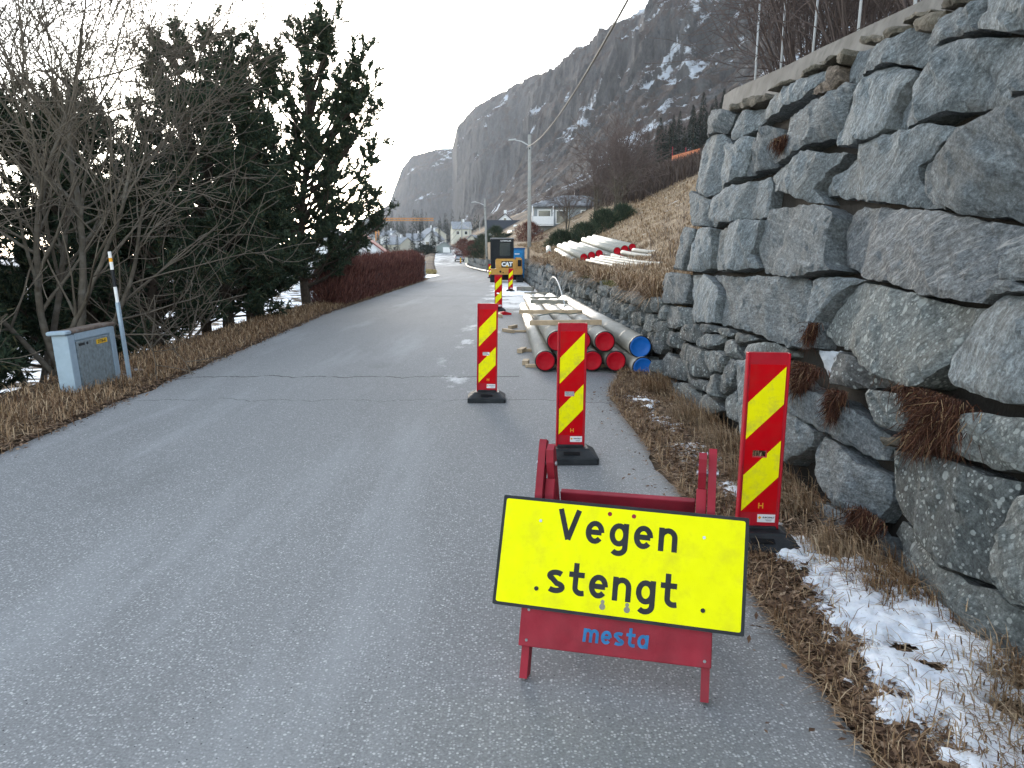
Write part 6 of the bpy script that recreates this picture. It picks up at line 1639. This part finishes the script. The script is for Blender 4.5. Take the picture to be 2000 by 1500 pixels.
bush((-3.6, 100, 1.5), 2.3, 2.9, 3200, M_NEEDLE, 'dark green bush on the bank left of the excavator cab', 'dark bushes by the far wall', .5, .03, 'evergreen_bush')
bush((-2.0, 96, 1.9), 2.0, 3.4, 3000, M_NEEDLE, 'dark green bush directly behind the excavator cab', 'dark bushes by the far wall', .5, .03, 'evergreen_bush')
bush((-.4, 104, 3.2), 2.0, 1.4, 1800, M_SPRUCE, 'low dark bush beside the dark car on the bank', 'dark bushes by the far wall', .5, .03, 'evergreen_bush')
bush((-21, 190, 2.2), 3.6, 2.2, 2600, M_SPRUCE, 'dark green rounded bush left of the grey green garage', 'dark bushes by the far wall', .7, .05, 'evergreen_bush')
# thin weeds on the bank
for i, (x, y, h_) in enumerate(((3.9, 20.5, 1.3), (4.6, 22, 1.6), (5.6, 24, 1.5), (4.0, 17.5, 1.2), (6.5, 30, 1.9), (2.6, 16.0, .8))):
    bare_tree('dry_weed', (x, y, tz(x, y)), [((rg.uniform(-.25, .25), rg.uniform(-.25, .25), 1), h_ * rg.uniform(.5, .9), .007) for _ in range(5)], 1, rg, M_PURPLE, 'thin dry weed stalks on the bank, clump %s from the low wall' % ['third', 'fourth', 'fifth', 'second', 'sixth', 'first'][i], 'dry weed stalks on the bank', 'weed', .003)

def spruce_mesh(seed, H=1.0, n_=900):
    rr_ = np.random.default_rng(seed)
    z = rr_.random(n_) ** .8; az = rr_.uniform(0, 6.28, n_)
    tier = .82 + .18 * np.sin(z * 46 + seed); r = (1 - z) * .24 * tier * rr_.uniform(.25, 1.0, n_) ** .5 + .004
    p = np.stack([np.cos(az) * r, np.sin(az) * r, .03 + z * .95], 1)
    d = np.stack([np.cos(az), np.sin(az), np.full(n_, -.35)], 1) + rr_.normal(size=(n_, 3)) * .3
    sd_ = np.stack([-np.sin(az), np.cos(az), np.zeros(n_)], 1)
    L_ = (.02 + .07 * (1 - z))[:, None]; w_ = (.006 + .014 * (1 - z))[:, None]
    V = np.stack([p - sd_ * w_, p + sd_ * w_, p + d * L_], 1).reshape(-1, 3)
    return V
SPV = [spruce_mesh(k) for k in range(4)]
SP_ME = []
for k in range(4):
    o = np_mesh('crown', SPV[k], np.arange(len(SPV[k])).reshape(-1, 3), M_SPRUCE); SP_ME.append(o.data); bpy.data.objects.remove(o)
tm = MB(); tm.tube([(0, 0, -.05), (0, 0, .95)], [.016, .003], 6); o = tm.build('trunk', M_PINEBARK); TRUNK_ME = o.data; bpy.data.objects.remove(o)
def spruce(x, y, z, h, label, grp, k):
    t = empty('spruce_tree', (x, y, z), k * 1.1, label, 'tree', grp); t.scale = (h, h, h)
    for nm, me in (('crown', SP_ME[k % 4]), ('trunk', TRUNK_ME)):
        o = bpy.data.objects.new(nm, me); col.objects.link(o); o.parent = t
SPR_R = []
rg = random.Random(4)
for i in range(46):
    f_ = i / 45; y = 150 + 70 * rg.random() - 40 * f_; x = y * (.125 + .155 * f_) + rg.uniform(-2, 2)
    zt = 1.62 + y * (.12 + .075 * f_) - rg.uniform(5.5, 7.5)
    SPR_R.append((x, y, zt, rg.uniform(7, 10)))
SPR_R.sort(key=lambda q: q[0] / q[1])
ONES = 'first second third fourth fifth sixth seventh eighth ninth'.split(); TENS = {2: 'twenty', 3: 'thirty', 4: 'forty'}
TEEN = 'tenth eleventh twelfth thirteenth fourteenth fifteenth sixteenth seventeenth eighteenth nineteenth'.split()
def ordinal(k):
    if k < 10: return ONES[k - 1]
    if k < 20: return TEEN[k - 10]
    return TENS[k // 10] + '-' + ONES[k % 10 - 1] if k % 10 else {20: 'twentieth', 30: 'thirtieth', 40: 'fortieth'}[k]
for i, (x, y, z, h_) in enumerate(SPR_R):
    spruce(x, y, z, h_, '%s dark spruce from the left in the plantation at the mountain foot' % ordinal(i + 1), 'spruce plantation at the mountain foot', i)
SPR_L = [(-27, 230, 3, 9, 'dark spruce by the far road bend, tallest of its clump'), (-30, 236, 3, 7, 'dark spruce by the far road bend, left of the tallest'), (-24, 236, 4, 7.5, 'dark spruce right of the far road bend'), (-41, 255, 3, 10, 'dark spruce under the middle of the crane jib'), (-45, 262, 3, 7, 'dark spruce left of the jib-end spruce'), (-20, 215, 4, 6, 'small dark spruce behind the grey green garage'), (-36, 245, 3, 6, 'small dark spruce beside the far houses'), (-34, 200, 1, 6.5, 'dark spruce behind the end of the hedge')]
for i, (x, y, z, h_, lab) in enumerate(SPR_L): spruce(x, y, z, h_, lab, 'dark spruces of the village', i)
# far wood on the lower slopes, one mass
rr_ = np.random.default_rng(2); Vs = []
for i in range(300):
    s_ = rr_.random(); y = 300 + 900 * s_ * rr_.random(); px_ = rr_.uniform(-.19, .06); x = y * px_
    zt = 2 + (y - 200) * .026 + rr_.uniform(0, 1) * y * .012
    Vs.append(SPV[i % 4][: 3 * 320] * rr_.uniform(8, 14) + np.array([x, y, zt]))
V = np.concatenate(Vs); tag(np_mesh('far_wood', V, np.arange(len(V)).reshape(-1, 3), M_SPRUCE), 'far dark wood at the foot of the mountain', 'wood', kind='stuff')
# brown scrub of the slopes
n_ = 26000
y = 60 + rr_.random(n_) ** 1.2 * 120; x = y * rr_.uniform(.06, .27, n_); z = terrain(x, y)
keep = (x - xw(y) > 9) ; x, y, z = x[keep], y[keep], z[keep]
blades('scrub', x, y, z - .1, rr_.uniform(.8, 2.2, len(x)), .02 + y * .0004, leaf_mat('brown_scrub', [(0, (.035, .026, .024)), (.6, (.07, .05, .043)), (1, (.12, .09, .07))]), 'brown leafless scrub on the hillside', rr_, lay=.25)
# orange barrier on the hillside, grey box past the hedge
ob = empty('orange_barrier', (23.2, 106, tz(23.2, 106) + .0), .4, 'orange net barrier high on the hillside by the wall edge', 'barrier')
MB().prism([(-2.2, .1), (2.2, .9), (2.2, 2.0), (-2.2, .8)], -.03, .03).build('net', plain('orange_net', (.62, .22, .11), .7), ob)
for x in (-2.1, 0, 2.1): MB().box((x, .08, 1.0), (.08, .08, 2.0)).build('post', M_WOODRED, ob)
gb = empty('roadside_box', (-7.6, 66, .05), 0, 'grey utility box on the left verge past the hedge', 'box')
MB().box((0, 0, .55), (.5, .35, 1.2), bev=.02).build('body', M_CABINET, gb); MB().box((0, 0, 1.19), (.58, .42, .07)).build('lid', M_CABSIDE, gb)
gp = empty('gate_pillar', (-8.6, 70, .0), 0, 'pale gate pillar with flat cap behind the utility box', 'pillar')
MB().box((0, 0, .9), (.8, .8, 1.9), bev=.02).build('shaft', M_WALLGREY, gp); MB().box((0, 0, 1.92), (1.0, 1.0, .14), bev=.03).build('cap', M_WHITE, gp)

# ---------------------------------------------------------------- the air
m, nt, b = new_mat('haze_air'); nt.nodes.remove(b)
pv = nt.nodes.new('ShaderNodeVolumePrincipled'); pv.inputs['Color'].default_value = (.80, .86, .95, 1); pv.inputs['Density'].default_value = .00011
pv.inputs['Anisotropy'].default_value = .2
nt.links.new(pv.outputs[0], [q for q in nt.nodes if q.type == 'OUTPUT_MATERIAL'][0].inputs['Volume'])
hz = MB(); hz.box((-800, 1480, 210), (4800, 3120, 450)); tag(hz.build('haze', m), 'thin cold haze in the valley air', 'haze', kind='stuff')
